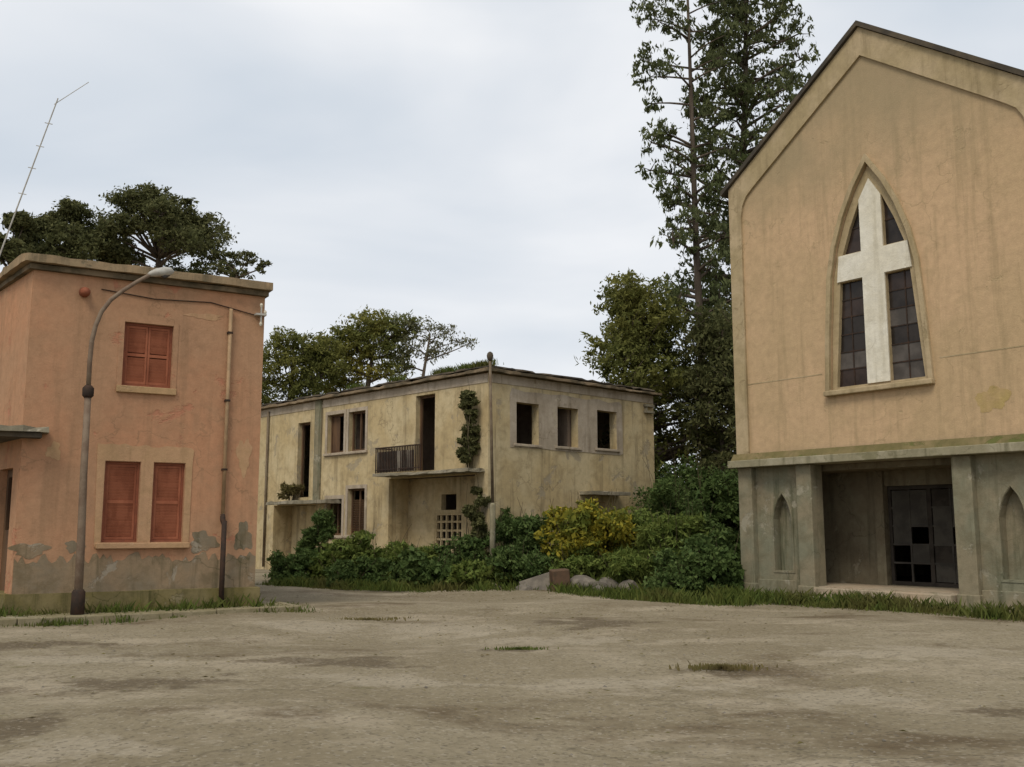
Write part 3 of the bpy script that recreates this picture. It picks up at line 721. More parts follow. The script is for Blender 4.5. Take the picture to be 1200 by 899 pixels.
# piers
for a, b in ((0, .42), (1.74, 2.16), (5.62, 6.04), (CW - .42, CW)):
    pr = MB().box(a, b, -.04, .42, -.2, 3.118).build('pier', 'stone', ch, bevel=.02)
    MB().box(a - .035, b + .035, -.075, .43, -.2, .30).build('pier_base', 'stone', pr, bevel=.02)
def lancet(c, w, z0, zs, za):
    h = w / 2
    return [(c - h, z0), (c + h, z0), (c + h, zs), (c + h * .82, zs + (za - zs) * .38), (c + h * .5, zs + (za - zs) * .72), (c, za), (c - h * .5, zs + (za - zs) * .72), (c - h * .82, zs + (za - zs) * .38), (c - h, zs)]
for a, b in ((.42, 1.74), (6.04, CW - .42)):
    c = (a + b) / 2 + .10 * (1 if a < 4 else -1)
    ln = lancet(c, .52, .62, 1.85, 2.45)
    bp_ = plate('bay_panel', rect(a + .002, b - .002, -.2, 3.116), [ln], .14, .24, 'stone', ch)
    plate('niche_back', lancet(c, .60, .58, 1.88, 2.52), [], .381, .05, 'stone', bp_)
    plate('niche_moulding', lancet(c, .62, .57, 1.88, 2.53), [lancet(c, .53, .61, 1.86, 2.47)], .125, .02, 'stone', bp_, bevel=.006)
    MB().box(a + .003, b - .003, .06, .139, -.2, .40).build('bay_plinth', 'stone', bp_, bevel=.015)
# porch: floor, step, back wall with door frame, ceiling
MB().box(2.17, 5.61, .08, 1.68, -.2, .30).box(.43, 2.17, .45, 1.68, -.2, .30).box(5.61, CW - .43, .45, 1.68, -.2, .30).build('porch_floor', 'step', ch)
MB().box(2.24, 5.54, -.22, .078, -.2, .285).build('step', 'step', ch, bevel=.02)
MB().box(2.3, 5.5, -.62, -.222, -.2, .10).build('step', 'ledge', ch, bevel=.02)
DX0, DX1, DZ = 2.98, CW - 2.98, 2.62
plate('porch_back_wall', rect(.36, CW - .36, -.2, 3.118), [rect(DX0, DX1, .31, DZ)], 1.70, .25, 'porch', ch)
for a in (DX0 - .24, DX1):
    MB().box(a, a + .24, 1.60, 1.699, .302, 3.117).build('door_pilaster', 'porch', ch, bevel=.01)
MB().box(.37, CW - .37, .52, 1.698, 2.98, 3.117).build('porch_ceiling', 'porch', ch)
dr = plate('door', rect(DX0 + .003, DX1 - .003, .312, DZ - .003), [rect(DX0 + .08, CX - .05, .40, DZ - .09), rect(CX + .05, DX1 - .08, .40, DZ - .09)], 1.80, .06, 'door', ch)
rd = random.Random(3)
for s in (0, 1):
    a, b = (DX0 + .08, CX - .05) if s == 0 else (CX + .05, DX1 - .08)
    nx, nz = 2, 5
    for i in range(nx):
        for j in range(nz):
            xa, xb = a + (b - a) * i / nx, a + (b - a) * (i + 1) / nx
            za, zb = .40 + (DZ - .49) * j / nz, .40 + (DZ - .49) * (j + 1) / nz
            if (s, i, j) in ((0, 0, 0), (0, 1, 0), (0, 0, 1), (1, 1, 2), (0, 1, 2)): continue
            MB().box(xa + .018, xb - .018, 1.822, 1.84, za + .018, zb - .018).build('panel', 'doorpanel' if rd.random() < .7 else 'door', dr)
    for i in range(1, nx):
        xx = a + (b - a) * i / nx; MB().box(xx - .022, xx + .022, 1.808, 1.852, .40, DZ - .09).build('muntin', 'doorpanel', dr)
    for j in range(1, nz):
        zz = .40 + (DZ - .49) * j / nz; MB().box(a, b, 1.812, 1.848, zz - .022, zz + .022).build('muntin', 'doorpanel', dr)
# body and roof
CD = 15.0
plate('side_wall', rect(-CD, -.352, -.2, EZ - .05), [], 0, .35, 'band', ch, rz=R(-90))
plate('side_wall', rect(.352, CD, -.2, EZ - .05), [], 0, .35, 'band', ch, loc=(CW, 0, 0), rz=R(90))
plate('back_gable', [(.36, -.2), (CW - .36, -.2), (CW - .36, EZ), (CX, AZ - .3), (.36, EZ)], [], CD - .35, .34, 'band', ch)
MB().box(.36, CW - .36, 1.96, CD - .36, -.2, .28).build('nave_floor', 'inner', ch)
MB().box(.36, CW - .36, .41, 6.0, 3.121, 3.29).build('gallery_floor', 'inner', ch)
sl = (AZ - EZ) / CX
for s, x0 in ((1, 0), (-1, CW)):
    def zz(x): return AZ - abs(x - CX) * sl
    xo = -.20 if s == 1 else CW + .20
    y0, y1, th = -.14, CD + .2, .13
    q = [(xo, zz(xo) + .012), (CX, AZ + .012), (CX, AZ + .012 + th), (xo, zz(xo) + .012 + th)]
    if s == -1: q = q[::-1]
    MB().prism(q, y0, y1).build('roof_slope', 'roofdark', ch)

# ================================================================== plants
class Leaves:
    def __init__(self, seed): self.P, self.rs = [], np.random.RandomState(seed)
    def clump(self, c, rad, nsub, nleaf, sub, ln, wd, droop=0.3, shell=0.45):
        rs = self.rs
        d = rs.normal(size=(nsub, 3)); d /= np.linalg.norm(d, axis=1)[:, None]
        rr = rs.uniform(shell ** 3, 1, nsub) ** (1 / 3)
        sc = np.array(c) + d * rr[:, None] * np.array(rad)
        ss = sub * rs.uniform(.55, 1.35, nsub)
        pos = np.repeat(sc, nleaf, 0) + rs.normal(size=(nsub * nleaf, 3)) * np.repeat(ss, nleaf)[:, None] * np.array([1, 1, .65]) * .55
        n = len(pos)
        a = rs.normal(size=(n, 3)); a[:, 2] -= droop * 2.0
        a /= np.linalg.norm(a, axis=1)[:, None]
        b = np.cross(a, rs.normal(size=(n, 3))); b /= np.linalg.norm(b, axis=1)[:, None] + 1e-9
        g = np.repeat(rs.uniform(.7, 1.3, nsub), nleaf)
        L = ln * (g * rs.uniform(.45, 1.55, n))[:, None]; W = wd * (g * rs.uniform(.5, 1.5, n))[:, None]
        q = np.stack([pos - a * L * .5, pos + b * W * .5 - a * L * .05, pos + a * L * .5, pos - b * W * .5 - a * L * .05], 1)
        self.P.append(q)
        return sc
    def mesh(self, name):
        q = np.concatenate(self.P).reshape(-1, 3).astype(np.float32)
        nf = len(q) // 4
        me = bpy.data.meshes.new(name)
        me.vertices.add(len(q)); me.vertices.foreach_set('co', q.ravel())
        me.loops.add(len(q)); me.loops.foreach_set('vertex_index', np.arange(len(q), dtype=np.int32))
        me.polygons.add(nf); me.polygons.foreach_set('loop_start', np.arange(0, len(q), 4, dtype=np.int32))
        me.polygons.foreach_set('loop_total', np.full(nf, 4, dtype=np.int32))
        me.update(calc_edges=True); me.validate()
        return me

def limb(mb, a, b, r0, r1, rr, bend=.12, n=4, sides=6):
    a, b = Vector(a), Vector(b); L = (b - a).length
    pts = []
    off = Vector((rr.uniform(-1, 1), rr.uniform(-1, 1), rr.uniform(-.2, .8))) * bend * L
    for i in range(n + 1):
        t = i / n
        pts.append(a.lerp(b, t) + off * math.sin(math.pi * t) * .6)
    mb.tube(pts, [r0 + (r1 - r0) * i / n for i in range(n + 1)], sides)

def tree(name, label, cat, base, trunk, clumps, leaf, bark, ln, wd, seed, droop=.3, twigs=6, group=None):
    """trunk: list of (x,y,z,r) relative to base; clumps: (x,y,z,rx,ry,rz,nsub,nleaf,sub)"""
    t = empty(name, base)
    tag(t, label, cat, group)
    rr = random.Random(seed)
    mb = MB()
    mb.tube([p[:3] for p in trunk], [p[3] for p in trunk], 10)
    lv = Leaves(seed)
    for cx, cy, cz, rx, ry, rz, ns, nl, sub in clumps:
        sc = lv.clump((cx, cy, cz), (rx, ry, rz), ns, nl, sub, ln, wd, droop)
        # limb leaves the trunk below the clump
        zt = max(trunk[0][2] + .3, min(trunk[-1][2], cz - max(rz * .9, abs(cx) * .45)))
        for i in range(len(trunk) - 1):
            if trunk[i][2] <= zt <= trunk[i + 1][2] + 1e-6:
                f = (zt - trunk[i][2]) / max(1e-6, trunk[i + 1][2] - trunk[i][2])
                p = [trunk[i][k] + (trunk[i + 1][k] - trunk[i][k]) * f for k in range(4)]; break
        else: p = list(trunk[-1])
        r0 = max(.02, min(p[3] * .62, .16))
        limb(mb, p[:3], (cx, cy, cz - rz * .25), r0, r0 * .45, rr)
        for s in sc[rr.sample(range(len(sc)), min(twigs, len(sc)))]:
            limb(mb, (cx, cy, cz - rz * .25), s, r0 * .4, .008, rr, .1, 3, 4)
    mb.build('trunk', bark, t, smooth=True)
    link('crown', lv.mesh('crown'), leaf, t)
    return t

# ---- dark umbrella-crowned trees behind the salmon house
def pine(label, x, y, zb, zt, r, seed, n=11, tr=.22):
    rr = random.Random(seed)
    H = zt - zb
    cl = []
    for i in range(n):
        a = 2.399 * i + rr.uniform(-.3, .3)
        q = r * math.sqrt((i + .5) / n)
        k = r * rr.uniform(.20, .32)
        top = zb + H * (.30 + .70 * math.sqrt(max(0, 1 - (q / r) ** 2 * .92)))
        z = top - k * .7 - rr.random() ** 1.6 * H * .40
        k *= 1.15
        cl.append((q * math.cos(a), q * math.sin(a), z, k, k, k * .75, 44, 22, k * .34))
    tree('umbrella_tree', label, 'tree', (x, y, 0), [(0, 0, -.2, tr * 1.3), (.1, 0, zb * .4, tr), (-.1, .1, zb * .8, tr * .8), (0, 0, zb + H * .35, tr * .5)], cl, 'leaf_pine', 'bark', .17, .075, seed, .1, 8, 'umbrella trees behind the salmon house')
pine('largest dark umbrella tree, rising highest behind the salmon house roof', -15.3, 42, 11.3, 16.6, 2.55, 101, 34)
pine('middle rounded dark tree between the two others above the salmon house', -18.2, 40, 10.6, 15.0, 1.85, 102, 26, .18)
pine('leftmost small dark tree above the edge of the salmon house roof', -19.4, 38, 9.8, 14.1, 1.45, 103, 20, .16)
tree('umbrella_tree', 'sparse tree of separate dark tufts above the right end of the salmon roof', 'tree', (-11.6, 41, 0),
     [(0, 0, -.2, .2), (.1, 0, 5, .17), (-.1, 0, 9.5, .12), (.0, 0, 12.2, .07)],
     [(-1.1, 0, 13.1, .46, .5, .36, 20, 26, .16), (-.35, .3, 12.9, .38, .5, .33, 16, 26, .15), (.45, 0, 12.85, .36, .4, .34, 16, 26, .15), (-.7, -.3, 12.3, .5, .5, .36, 18, 26, .16), (1.1, 0, 12.55, .26, .3, .3, 12, 26, .12), (.15, 0, 12.2, .42, .5, .34, 16, 26, .15), (-1.5, 0, 12.4, .45, .5, .36, 16, 26, .15)],
     'leaf_pine', 'bark', .15, .07, 104, .1, 6, 'umbrella trees behind the salmon house')

# ---- looser trees behind the cream building
def blob(spec, nl=22, dens=62, sub=.30):
    return [(x, y, z, r, r * 1.1, r * .85, max(6, int(dens * r * r)), nl, sub) for x, y, z, r in spec]
tree('tree', 'dense green tree at the left behind the cream building roof', 'tree', (-11.6, 52, 0),
     [(0, 0, -.2, .28), (.1, 0, 4, .24), (-.1, .1, 8, .17), (.1, 0, 10.8, .08)],
     blob([(-.9, 0, 10.7, .95), (-.35, .3, 11.5, .85), (.55, 0, 11.0, 1.0), (1.2, .2, 10.6, .9), (-.2, -.4, 9.8, 1.0), (1.5, 0, 9.6, .9), (-1.5, 0, 9.5, .8), (.3, 0, 9.0, 1.0), (-1.2, .2, 8.5, .9), (1.9, .3, 11.0, .7), (.9, 0, 8.4, 1.0), (-1.4, 0, 7.4, .9), (.5, 0, 7.3, 1.0), (2.2, 0, 10.0, .7)]),
     'leaf_bushtree', 'bark', .20, .085, 111, .2, 6)
tree('tree', 'broad yellow-green tree behind the middle of the cream building roof', 'tree', (-7.9, 54, 0),
     [(0, 0, -.2, .30), (.1, 0, 5, .24), (-.1, .1, 8.5, .17), (.3, 0, 11.4, .08)],
     blob([(-2.2, 0, 11.4, .95), (-1.3, .4, 11.9, 1.0), (-.5, 0, 12.6, .95), (.4, .3, 12.9, .9), (1.2, 0, 12.5, .9), (-1.8, -.3, 10.6, 1.0), (-.6, 0, 11.5, 1.1), (.5, 0, 11.6, .95), (1.5, .3, 11.4, .85), (-2.8, 0, 10.3, .85), (.2, 0, 10.4, .9), (2.0, 0, 12.6, .75), (-1.0, 0, 9.6, .9), (1.6, 0, 10.2, .75), (-3.0, 0, 11.2, .7), (-2.2, 0, 9.4, .8)]),
     'leaf_mid', 'bark', .20, .085, 112, .25, 7)
tree('tree', 'thin grey-green tree with see-through crown nearest the grey corner post', 'tree', (-4.6, 54, 0),
     [(0, 0, -.2, .22), (-.2, 0, 5, .17), (-.4, .1, 9, .11), (.1, 0, 12.2, .04)],
     blob([(-1.3, 0, 12.5, .8), (-.4, .2, 12.8, .75), (-.9, 0, 11.6, .8), (.4, 0, 12.1, .75), (-1.3, 0, 10.7, .75), (1.0, 0, 12.3, .6), (1.6, .2, 11.9, .5), (0.0, 0, 11.1, .7), (2.2, 0, 11.7, .38), (.7, 0, 11.3, .5)], 14, 40, .26),
     'leaf_grey', 'bark', .19, .07, 113, .45, 8)

# ---- tall eucalyptuses beside the church
rr = random.Random(55)
cl = []
for z in np.arange(10.2, 27.8, .56):
    for s in (-1, 1):
        if rr.random() < .10: continue
        reach = rr.uniform(.3, 2.0) if s < 0 else rr.uniform(.3, 1.5)
        if z < 13: reach *= .75
        k = rr.uniform(.5, .85)
        cl.append((s * reach, rr.uniform(-1.3, 1.3), z + rr.uniform(-.9, .9), k, k * 1.1, k * .9, int(22 * k * k) + 6, 13, .19))
tree('eucalyptus_tree', 'tall slender eucalyptus with bare straight trunk and wispy crown left of the church', 'tree', (7.75, 41, 0),
     [(0.25, 0, -.2, .27), (.2, 0, 6, .19), (.05, 0, 13, .14), (0, 0, 20, .09), (-.05, 0, 27, .04)], cl, 'leaf_euc', 'bark_dark', .25, .085, 121, .8, 6)
cl = []
for z in np.arange(12.5, 29, .62):
    w = 1.5 if z < 17 else 2.4
    for s in range(4 if z > 17 else 3):
        k = rr.uniform(.6, 1.0)
        cl.append((rr.uniform(-1, 1) * w + (.6 if z > 18 else -.7), rr.uniform(-1.8, 1.8), z + rr.uniform(-.35, .35), k, k * 1.1, k * .9, int(19 * k * k) + 5, 14, .21))
for z in np.arange(1.5, 12.5, .3):
    k = rr.uniform(.55, .9); cl.append((rr.uniform(-1.9, .3), rr.uniform(-1, 1), z, k, k, k, int(24 * k * k) + 6, 14, .27))
tree('eucalyptus_tree', 'taller dense eucalyptus half hidden behind the left slope of the church gable', 'tree', (10.3, 43, 0),
     [(-.5, 0, -.2, .36), (-.4, 0, 6, .28), (-.2, 0, 14, .2), (.3, 0, 21, .13), (.6, 0, 29, .05)], cl, 'leaf_euc', 'bark_dark', .25, .09, 122, .7, 5)
# bushy olive tree between the cream building and the eucalyptuses
cl = []
for i in range(150):
    t = rr.random() ** .9
    z = 1.0 + 10.2 * t
    w = 2.75 * (1 - .6 * max(0, t - .5) / .5)
    a = rr.uniform(0, 6.28); q = math.sqrt(rr.random())
    k = rr.uniform(.55, .9)
    cl.append((q * w * math.cos(a), q * w * math.sin(a), z, k, k, k, int(26 * k * k) + 6, 18, .26))
tree('tree', 'bushy olive-green tree between the cream building and the tall eucalyptuses', 'tree', (5.2, 39.5, 0),
     [(0, 0, -.2, .26), (.1, 0, 3, .21), (0, 0, 7, .13), (.1, 0, 10.2, .05)], cl, 'leaf_bushtree', 'bark', .19, .08, 123, .0, 3)
cl = []
for i in range(95):
    t = rr.random(); z = .8 + 9.0 * t; a = rr.uniform(0, 6.28); q = math.sqrt(rr.random()) * 1.9 * (1 - .45 * t); k = rr.uniform(.5, .85)
    cl.append((q * math.cos(a), q * math.sin(a), z, k, k, k, int(22 * k * k) + 6, 16, .27))
tree('tree', 'low dark tree in the gap between the cream building and the church', 'tree', (8.1, 38.5, 0),
     [(0, 0, -.2, .16), (.1, 0, 2, .12), (0, 0, 5, .08), (.1, 0, 9.0, .03)], cl, 'leaf_pine', 'bark', .19, .085, 124, .2, 3)

# ---- shrubs
def shrub(label, x, y, h, r, leaf, seed, ln=.13, wd=.06, dens=1.0, name='shrub', cat='shrub', group='shrubs before the cream building', z=0.0, stems=7):
    t = empty(name, (x, y, z))
    tag(t, label, cat, group)
    rs = random.Random(seed)
    lv = Leaves(seed); mb = MB()
    n = max(8, int(14 * dens + r * h * 7))
    for i in range(n):
        a = rs.uniform(0, 6.28); q = math.sqrt(rs.random()) * r * .78
        zc = h * rs.uniform(.10, .90) * (1 - .22 * (q / max(r, .01)) ** 2)
        k = min(r, h) * rs.uniform(.22, .36) + .06
        c = (q * math.cos(a), q * math.sin(a), zc)
        sc = lv.clump(c, (k, k, k * .8), int(16 * dens) + 4, 18, k * .36, ln, wd, .1, .3)
        if i < stems: limb(mb, (rs.uniform(-.1, .1), rs.uniform(-.1, .1), -.05), c, .03, .012, rs, .12, 4, 5)
        for s in sc[:3]: limb(mb, c, s, .01, .004, rs, .1, 2, 3)
    for i in range(int(10 * r)):
        a = rs.uniform(0, 6.28); q = r * rs.uniform(.2, .9)
        limb(mb, (q * .5 * math.cos(a), q * .5 * math.sin(a), h * .3), (q * math.cos(a) * 1.15, q * math.sin(a) * 1.15, h * rs.uniform(.7, 1.18)), .011, .004, rs, .12, 4, 4)
    mb.build('stems', 'stem', t)
    link('foliage', lv.mesh('foliage'), leaf, t)
    return t
S = [
 ('low green shrub at the left end of the hedge under the far canopy', -6.75, 31.4, .85, .85, 'leaf_dark'),
 ('green shrub below the lower pair of windows of the cream building', -5.45, 31.5, 1.10, .95, 'leaf_green'),
 ('tall leafy shrub left of the lattice screen of the cream building', -3.87, 29.9, 1.60, .80, 'leaf_green'),
 ('bright green shrub in front of the left edge of the porch', -3.05, 29.3, 1.15, .72, 'leaf_green'),
 ('low dark shrub at the yard edge below the cream building windows', -4.5, 28.9, .72, 1.0, 'leaf_dark'),
 ('low dark shrub at the yard edge in front of the lattice screen', -2.38, 28.4, .85, .98, 'leaf_dark'),
 ('dark shrub just left of the grey corner post', -1.47, 29.2, 1.35, .74, 'leaf_dark'),
 ('tall dark green shrub just right of the grey corner post', .15, 30.6, 2.45, .80, 'leaf_dark'),
 ('dark shrub between the corner post and the yellow flowering shrub', .72, 29.1, 2.05, .74, 'leaf_dark'),
 ('yellow flowering shrub below the three empty end windows', 2.14, 28.0, 2.32, 1.15, 'leaf_yellow'),
 ('tall mid-green shrub right of the yellow flowering shrub', 3.55, 29.4, 2.30, .95, 'leaf_green'),
 ('dark green shrub by the right end of the cream building', 4.3, 27.2, 1.95, .85, 'leaf_green'),
 ('dark shrub at the foot of the reddish eucalyptus trunk', 5.0, 27.7, 2.0, .82, 'leaf_dark'),
 ('dark shrub pressed against the left corner pier of the church', 5.05, 25.4, 1.5, .62, 'leaf_dark'),
 ('low wide green shrub at the yard edge left of the church', 4.35, 25.0, 1.10, .95, 'leaf_dark'),
 ('low green shrub behind the grey rubble heap', 3.2, 26.7, 1.0, .92, 'leaf_green'),
 ('low green shrub behind the pale leaning slab', .2, 27.2, 1.10, .70, 'leaf_dark'),
 ('low dark shrub at the yard edge below the grey corner post', -.9, 27.2, .68, .85, 'leaf_green'),
 ('low green shrub directly under the yellow flowering shrub', 1.7, 27.0, 1.0, .72, 'leaf_green'),
 ('thin dark bush before the lower left window of the cream building', -6.6, 34.6, 2.45, .55, 'leaf_dark'),
 ('tall dark shrub behind the right end of the cream building', 5.6, 34.5, 3.6, 1.2, 'leaf_dark'),
 ('tall dark shrub filling the gap behind the church corner', 7.0, 32.5, 3.4, 1.1, 'leaf_dark'),
 ('broad dark shrub deep in the gap under the bushy olive tree', 6.4, 37.0, 4.2, 1.7, 'leaf_dark'),
]
for i, (lb, x, y, h, r_, lf) in enumerate(S): shrub(lb, x, y, h * 1.06, r_ * 1.12, lf, 300 + i, *((.13, .06), (.19, .045), (.10, .075), (.16, .09))[i * 7 % 4])
# creeper on the near corner, dry brush on the far canopy, weeds on the roof rim
def bl(x, y, z):
    c, s = math.cos(BA), math.sin(BA)
    return (-.73 + x * c - y * s, 30.7 + x * s + y * c, z)
px, py, pz = bl(-.62, -.20, 3.46)
shrub('dark creeper climbing the wall at the right end of the balcony', px, py, 2.75, .34, 'leaf_pine', 401, .11, .055, 1.3, 'creeper', 'creeper', None, pz, 6)
px, py, pz = bl(-.30, -.22, 0)
shrub('dark creeper hanging on the corner under the balcony end', px, py, 3.25, .38, 'leaf_pine', 402, .11, .055, 1.2, 'creeper', 'creeper', None, pz, 6)
px, py, pz = bl(-10.9, -.30, 2.66)
shrub('pale dry brush heaped on the far left canopy of the cream building', px, py, .62, .42, 'leaf_dry', 403, .14, .04, .6, 'dry_brush', 'plant', None, pz, 4)

def blades(name, label, cat, spots, leaf, seed, kind='stuff', base=(0, 0, 0)):
    """spots: arrays of x,y,z,height"""
    rs = np.random.RandomState(seed)
    x, y, z, h = spots
    n = len(x)
    a = rs.uniform(0, 6.28, n); lean = rs.normal(size=(n, 2)) * .35 * h[:, None]
    w = .006 + .011 * rs.rand(n)
    b0 = np.stack([x - np.cos(a) * w, y - np.sin(a) * w, z - .02], 1)
    b1 = np.stack([x + np.cos(a) * w, y + np.sin(a) * w, z - .02], 1)
    m1 = np.stack([x + np.cos(a) * w * .7 + lean[:, 0] * .4, y + np.sin(a) * w * .7 + lean[:, 1] * .4, z + h * .6], 1)
    tp = np.stack([x + lean[:, 0], y + lean[:, 1], z + h], 1)
    lv = Leaves(seed); lv.P.append(np.stack([b0, b1, m1, tp], 1))
    o = link(name, lv.mesh(name), leaf)
    o.location = base
    return tag(o, label, cat, None, kind)

def scatter_line(pts, halfw, n, hmin, hmax, seed, clumpy=.5):
    rs = np.random.RandomState(seed)
    P = np.array(pts, float); seg = np.linalg.norm(np.diff(P, axis=0), axis=1); cum = np.concatenate([[0], np.cumsum(seg)])
    nc = max(4, n // 60)
    s = rs.uniform(0, cum[-1], nc)
    cx = np.interp(s, cum, P[:, 0]) + rs.normal(size=nc) * halfw * .55
    cy = np.interp(s, cum, P[:, 1]) + rs.normal(size=nc) * halfw * .55
    ch_ = rs.uniform(.15, 1.0, nc) ** 1.5 * 1.6
    i = rs.randint(0, nc, n)
    x = cx[i] + rs.normal(size=n) * .16; y = cy[i] + rs.normal(size=n) * .16
    h = rs.uniform(hmin, hmax, n) * ch_[i]
    return x, y, np.zeros(n), h

# rough grass under and in front of the shrubs, and along the church foot
edge = [(-6.9, 29.6), (-4.4, 27.9), (-2.2, 27.2), (-.6, 26.4), (.9, 26.6), (2.4, 25.0), (3.5, 23.2), (4.6, 22.4), (5.4, 22.9)]
blades('rough_grass', 'rough green grass along the foot of the shrubs', 'grass', scatter_line(edge, .6, 16000, .06, .22, 501), 'grass', 501)
foot = [(4.9, 23.9), (6.2, 22.9), (7.4, 21.4), (8.6, 19.8), (9.8, 18.2), (10.6, 17.2)]
blades('church_grass', 'strip of short green grass along the foot of the church', 'grass', scatter_line(foot, .50, 14000, .06, .24, 502), 'grass', 502)
blades('pavement_weeds', 'mossy weeds along the pavement and plinth of the salmon house', 'weeds',
       scatter_line([loc_h(-1.5, -.28)[:2], loc_h(HW + .3, -.28)[:2]], .13, 4200, .05, .26, 503), 'grass', 503)
fx, fy, fz, fh = scatter_line([(-.6, 28.3), (1.5, 28.6), (4.2, 26.2), (5.0, 29), (5.8, 33)], 1.4, 9000, .2, .6, 504)
blades('undergrowth', 'tangled undergrowth between the shrubs', 'undergrowth', (fx, fy, fz, fh), 'grass', 504)
blades('kerb_weeds', 'low weeds growing along the kerb of the salmon house', 'weeds',
       scatter_line([loc_h(-2.5, -1.12)[:2], loc_h(HW + .6, -1.12)[:2], loc_h(HW + .75, .4)[:2]], .06, 1800, .03, .11, 505), 'grass', 505)
def tuft(label, x, y, r, n, h, leaf, seed):
    rs = np.random.RandomState(seed)
    a, q = rs.uniform(0, 6.28, n), np.abs(rs.normal(size=n)) * r * .75
    o = blades('weed_tuft', label, 'weeds', (q * np.cos(a) * 1.6, q * np.sin(a) * .8, np.zeros(n), rs.uniform(.3, 1, n) * h), leaf, seed, 'stuff', (x, y, 0))
    o['group'] = 'weed tufts in the yard'
tuft('dry yellowish weed tuft lying in the open yard before the church', 2.5, 12.25, .22, 420, .05, 'leaf_dry', 601)
tuft('small dark weed tuft in the middle of the yard', .1, 14.1, .16, 220, .035, 'grass', 602)
tuft('thin weed tuft beyond the pavement end of the salmon house', -2.6, 18.6, .3, 260, .03, 'leaf_dry', 603)
# grass on the roof rim of the cream building
rs = np.random.RandomState(77)
n = 1500
k = rs.choice(8, n); xs0 = np.array([-.6, -1.2, -2.0, -2.6, -4.8, -7.3, -.2, -.4])[k] + rs.normal(size=n) * .22
P = np.array([bl(a, -.02 + abs(b) * .12, BZ + .23) for a, b in zip(xs0, rs.normal(size=n))])
blades('roof_grass', 'tufts of dark grass growing on the roof edge of the cream building', 'grass', (P[:, 0], P[:, 1], P[:, 2], rs.uniform(.06, .24, n)), 'grass', 78)

# ================================================================== rubble by the bushes
def rock(name, label, cat, loc, size, mat, seed, rot=0.0, group=None, lump=.18):
    import bmesh
    bm = bmesh.new(); bmesh.ops.create_icosphere(bm, subdivisions=2, radius=1)
    r_ = random.Random(seed)
    pl = [(Vector((r_.gauss(0, 1), r_.gauss(0, 1), r_.gauss(0, 1))).normalized(), r_.uniform(.55, .85)) for _ in range(9)]
    for v in bm.verts:
        for nrm, d in pl:
            k = v.co.dot(nrm)
            if k > d: v.co -= nrm * (k - d)
        v.co *= 1 + r_.uniform(-.04, .04)
        v.co = Vector((v.co.x * size[0], v.co.y * size[1], v.co.z * size[2]))
    me = bpy.data.meshes.new(name); bm.to_mesh(me); bm.free()
    o = link(name, me, mat, None, loc, rot)
    return tag(o, label, cat, group)
bk = MB().rbox((0, 0, .28), (.46, .34, .62), (R(3), R(-4), 0)).build('masonry_block', 'brick', None, (1.22, 25.9, 0), R(14), bevel=.03)
tag(bk, 'upright rusty brown masonry block at the edge of the bushes', 'block')
sb = MB().rbox((0, 0, .22), (.95, .12, .62), (R(-26), R(-17), R(8))).build('concrete_slab', 'rubble', None, (.72, 26.1, -.1), 0, bevel=.025)
tag(sb, 'pale concrete slab leaning beside the brown masonry block', 'slab')
for i, (x, y, s, lb) in enumerate([(1.85, 26.2, .42, 'large grey rubble lump right of the brown masonry block'), (2.5, 26.3, .36, 'grey rubble lump in the middle of the heap under the yellow shrub'),
                                   (3.0, 26.0, .30, 'smaller grey rubble lump at the right end of the heap'), (2.15, 25.75, .22, 'small grey stone in front of the rubble heap'), (.3, 25.9, .2, 'small grey stone left of the pale leaning slab')]):
    rock('rubble_stone', lb, 'stone', (x, y, s * .35), (s * 1.2, s, s * .75), 'rubble', 700 + i, i * .8, 'rubble stones at the edge of the bushes')
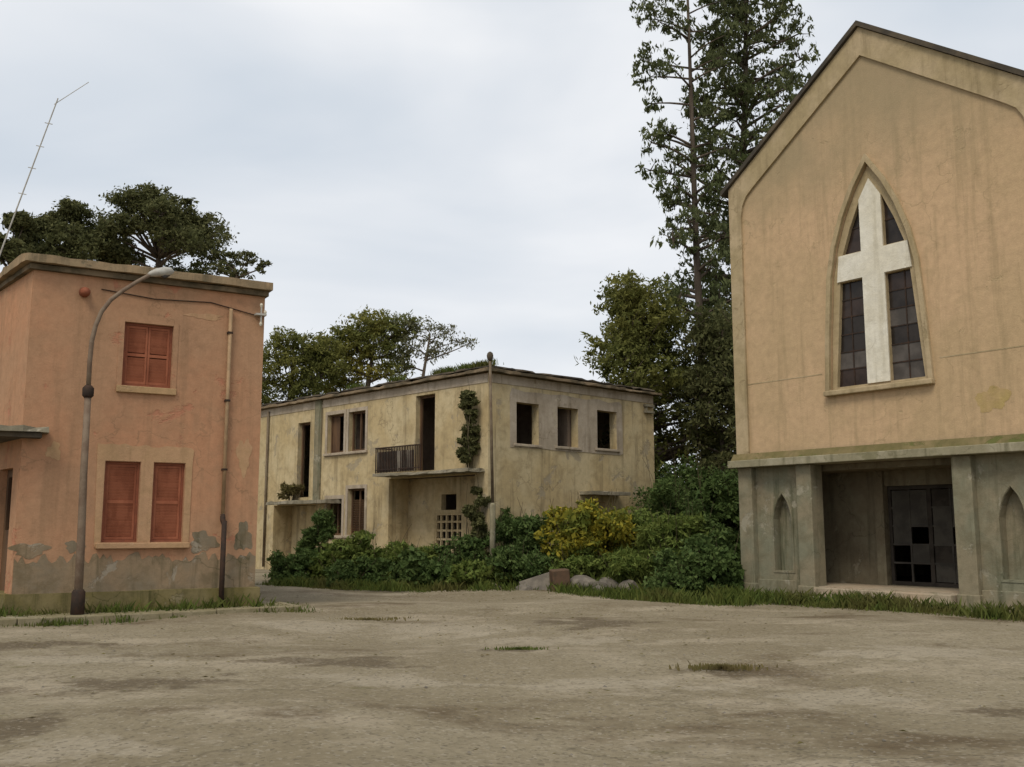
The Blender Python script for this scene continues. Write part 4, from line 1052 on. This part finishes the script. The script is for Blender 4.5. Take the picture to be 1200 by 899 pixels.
# loose pebbles on the yard
mb = MB(); rs = random.Random(9)
for _ in range(1100):
    x, y = rs.uniform(-8, 9), rs.uniform(6.5, 25)
    s = rs.uniform(.006, .018) * (1 if rs.random() < .95 else 1.6)
    a = rs.uniform(0, 3.14)
    c, d = math.cos(a) * s, math.sin(a) * s
    mb.add([(x + c * 1.3, y + d * 1.3, .0), (x - d, y + c, .0), (x - c * 1.2, y - d * 1.2, .0), (x + d, y - c, .0), (x + c * .3, y + d * .3, s * .45 + .004), (x + c * .9, y + d * .9, -.05)],
           [(0, 1, 4), (1, 2, 4), (2, 3, 4), (3, 0, 4)])
tag(mb.build('pebbles', 'rubble', None), 'loose pebbles scattered over the yard', 'pebbles', None, 'stuff')
# far-off wood that closes the horizon behind the buildings
fw = Leaves(900); rs = random.Random(901)
for i in range(150):
    x = -95 + 200 * i / 149 + rs.uniform(-2, 2); y = 95 + rs.uniform(-8, 14); h = rs.uniform(3.5, 7.5)
    fw.clump((x, y, h * .55), (rs.uniform(2, 3.4), 2.4, h * .5), 60, 12, 1.0, .75, .42, .1, .2)
tag(link('far_wood', fw.mesh('far_wood'), 'leaf_pine'), 'far-off dark wood along the horizon behind the buildings', 'wood', None, 'stuff')

# leaf litter and twigs blown over the yard, thicker towards the bushes
ll = np.random.RandomState(910); n = 2600
x = ll.uniform(-8, 9.5, n); y = 6.5 + 19 * np.sqrt(ll.rand(n))
ok = ((x + 7.0) * .59 - (y - 18.3) * .8 > -1.0) | (x > -3)
x, y = x[ok], y[ok]; n = len(x)
a = ll.uniform(0, 6.28, n); L = ll.uniform(.012, .04, n); W = L * ll.uniform(.25, .6, n); z = ll.uniform(.012, .03, n)
ca, sa = np.cos(a), np.sin(a)
q = np.stack([np.stack([x - ca * L, y - sa * L, z], 1), np.stack([x + sa * W, y - ca * W, z + L * .3 * ll.rand(n)], 1),
              np.stack([x + ca * L, y + sa * L, z], 1), np.stack([x - sa * W, y + ca * W, z + L * .4 * ll.rand(n)], 1)], 1)
lt = Leaves(911); lt.P.append(q)
tag(link('leaf_litter', lt.mesh('leaf_litter'), 'leaf_dry'), 'dry fallen leaves scattered over the yard', 'leaves', None, 'stuff')
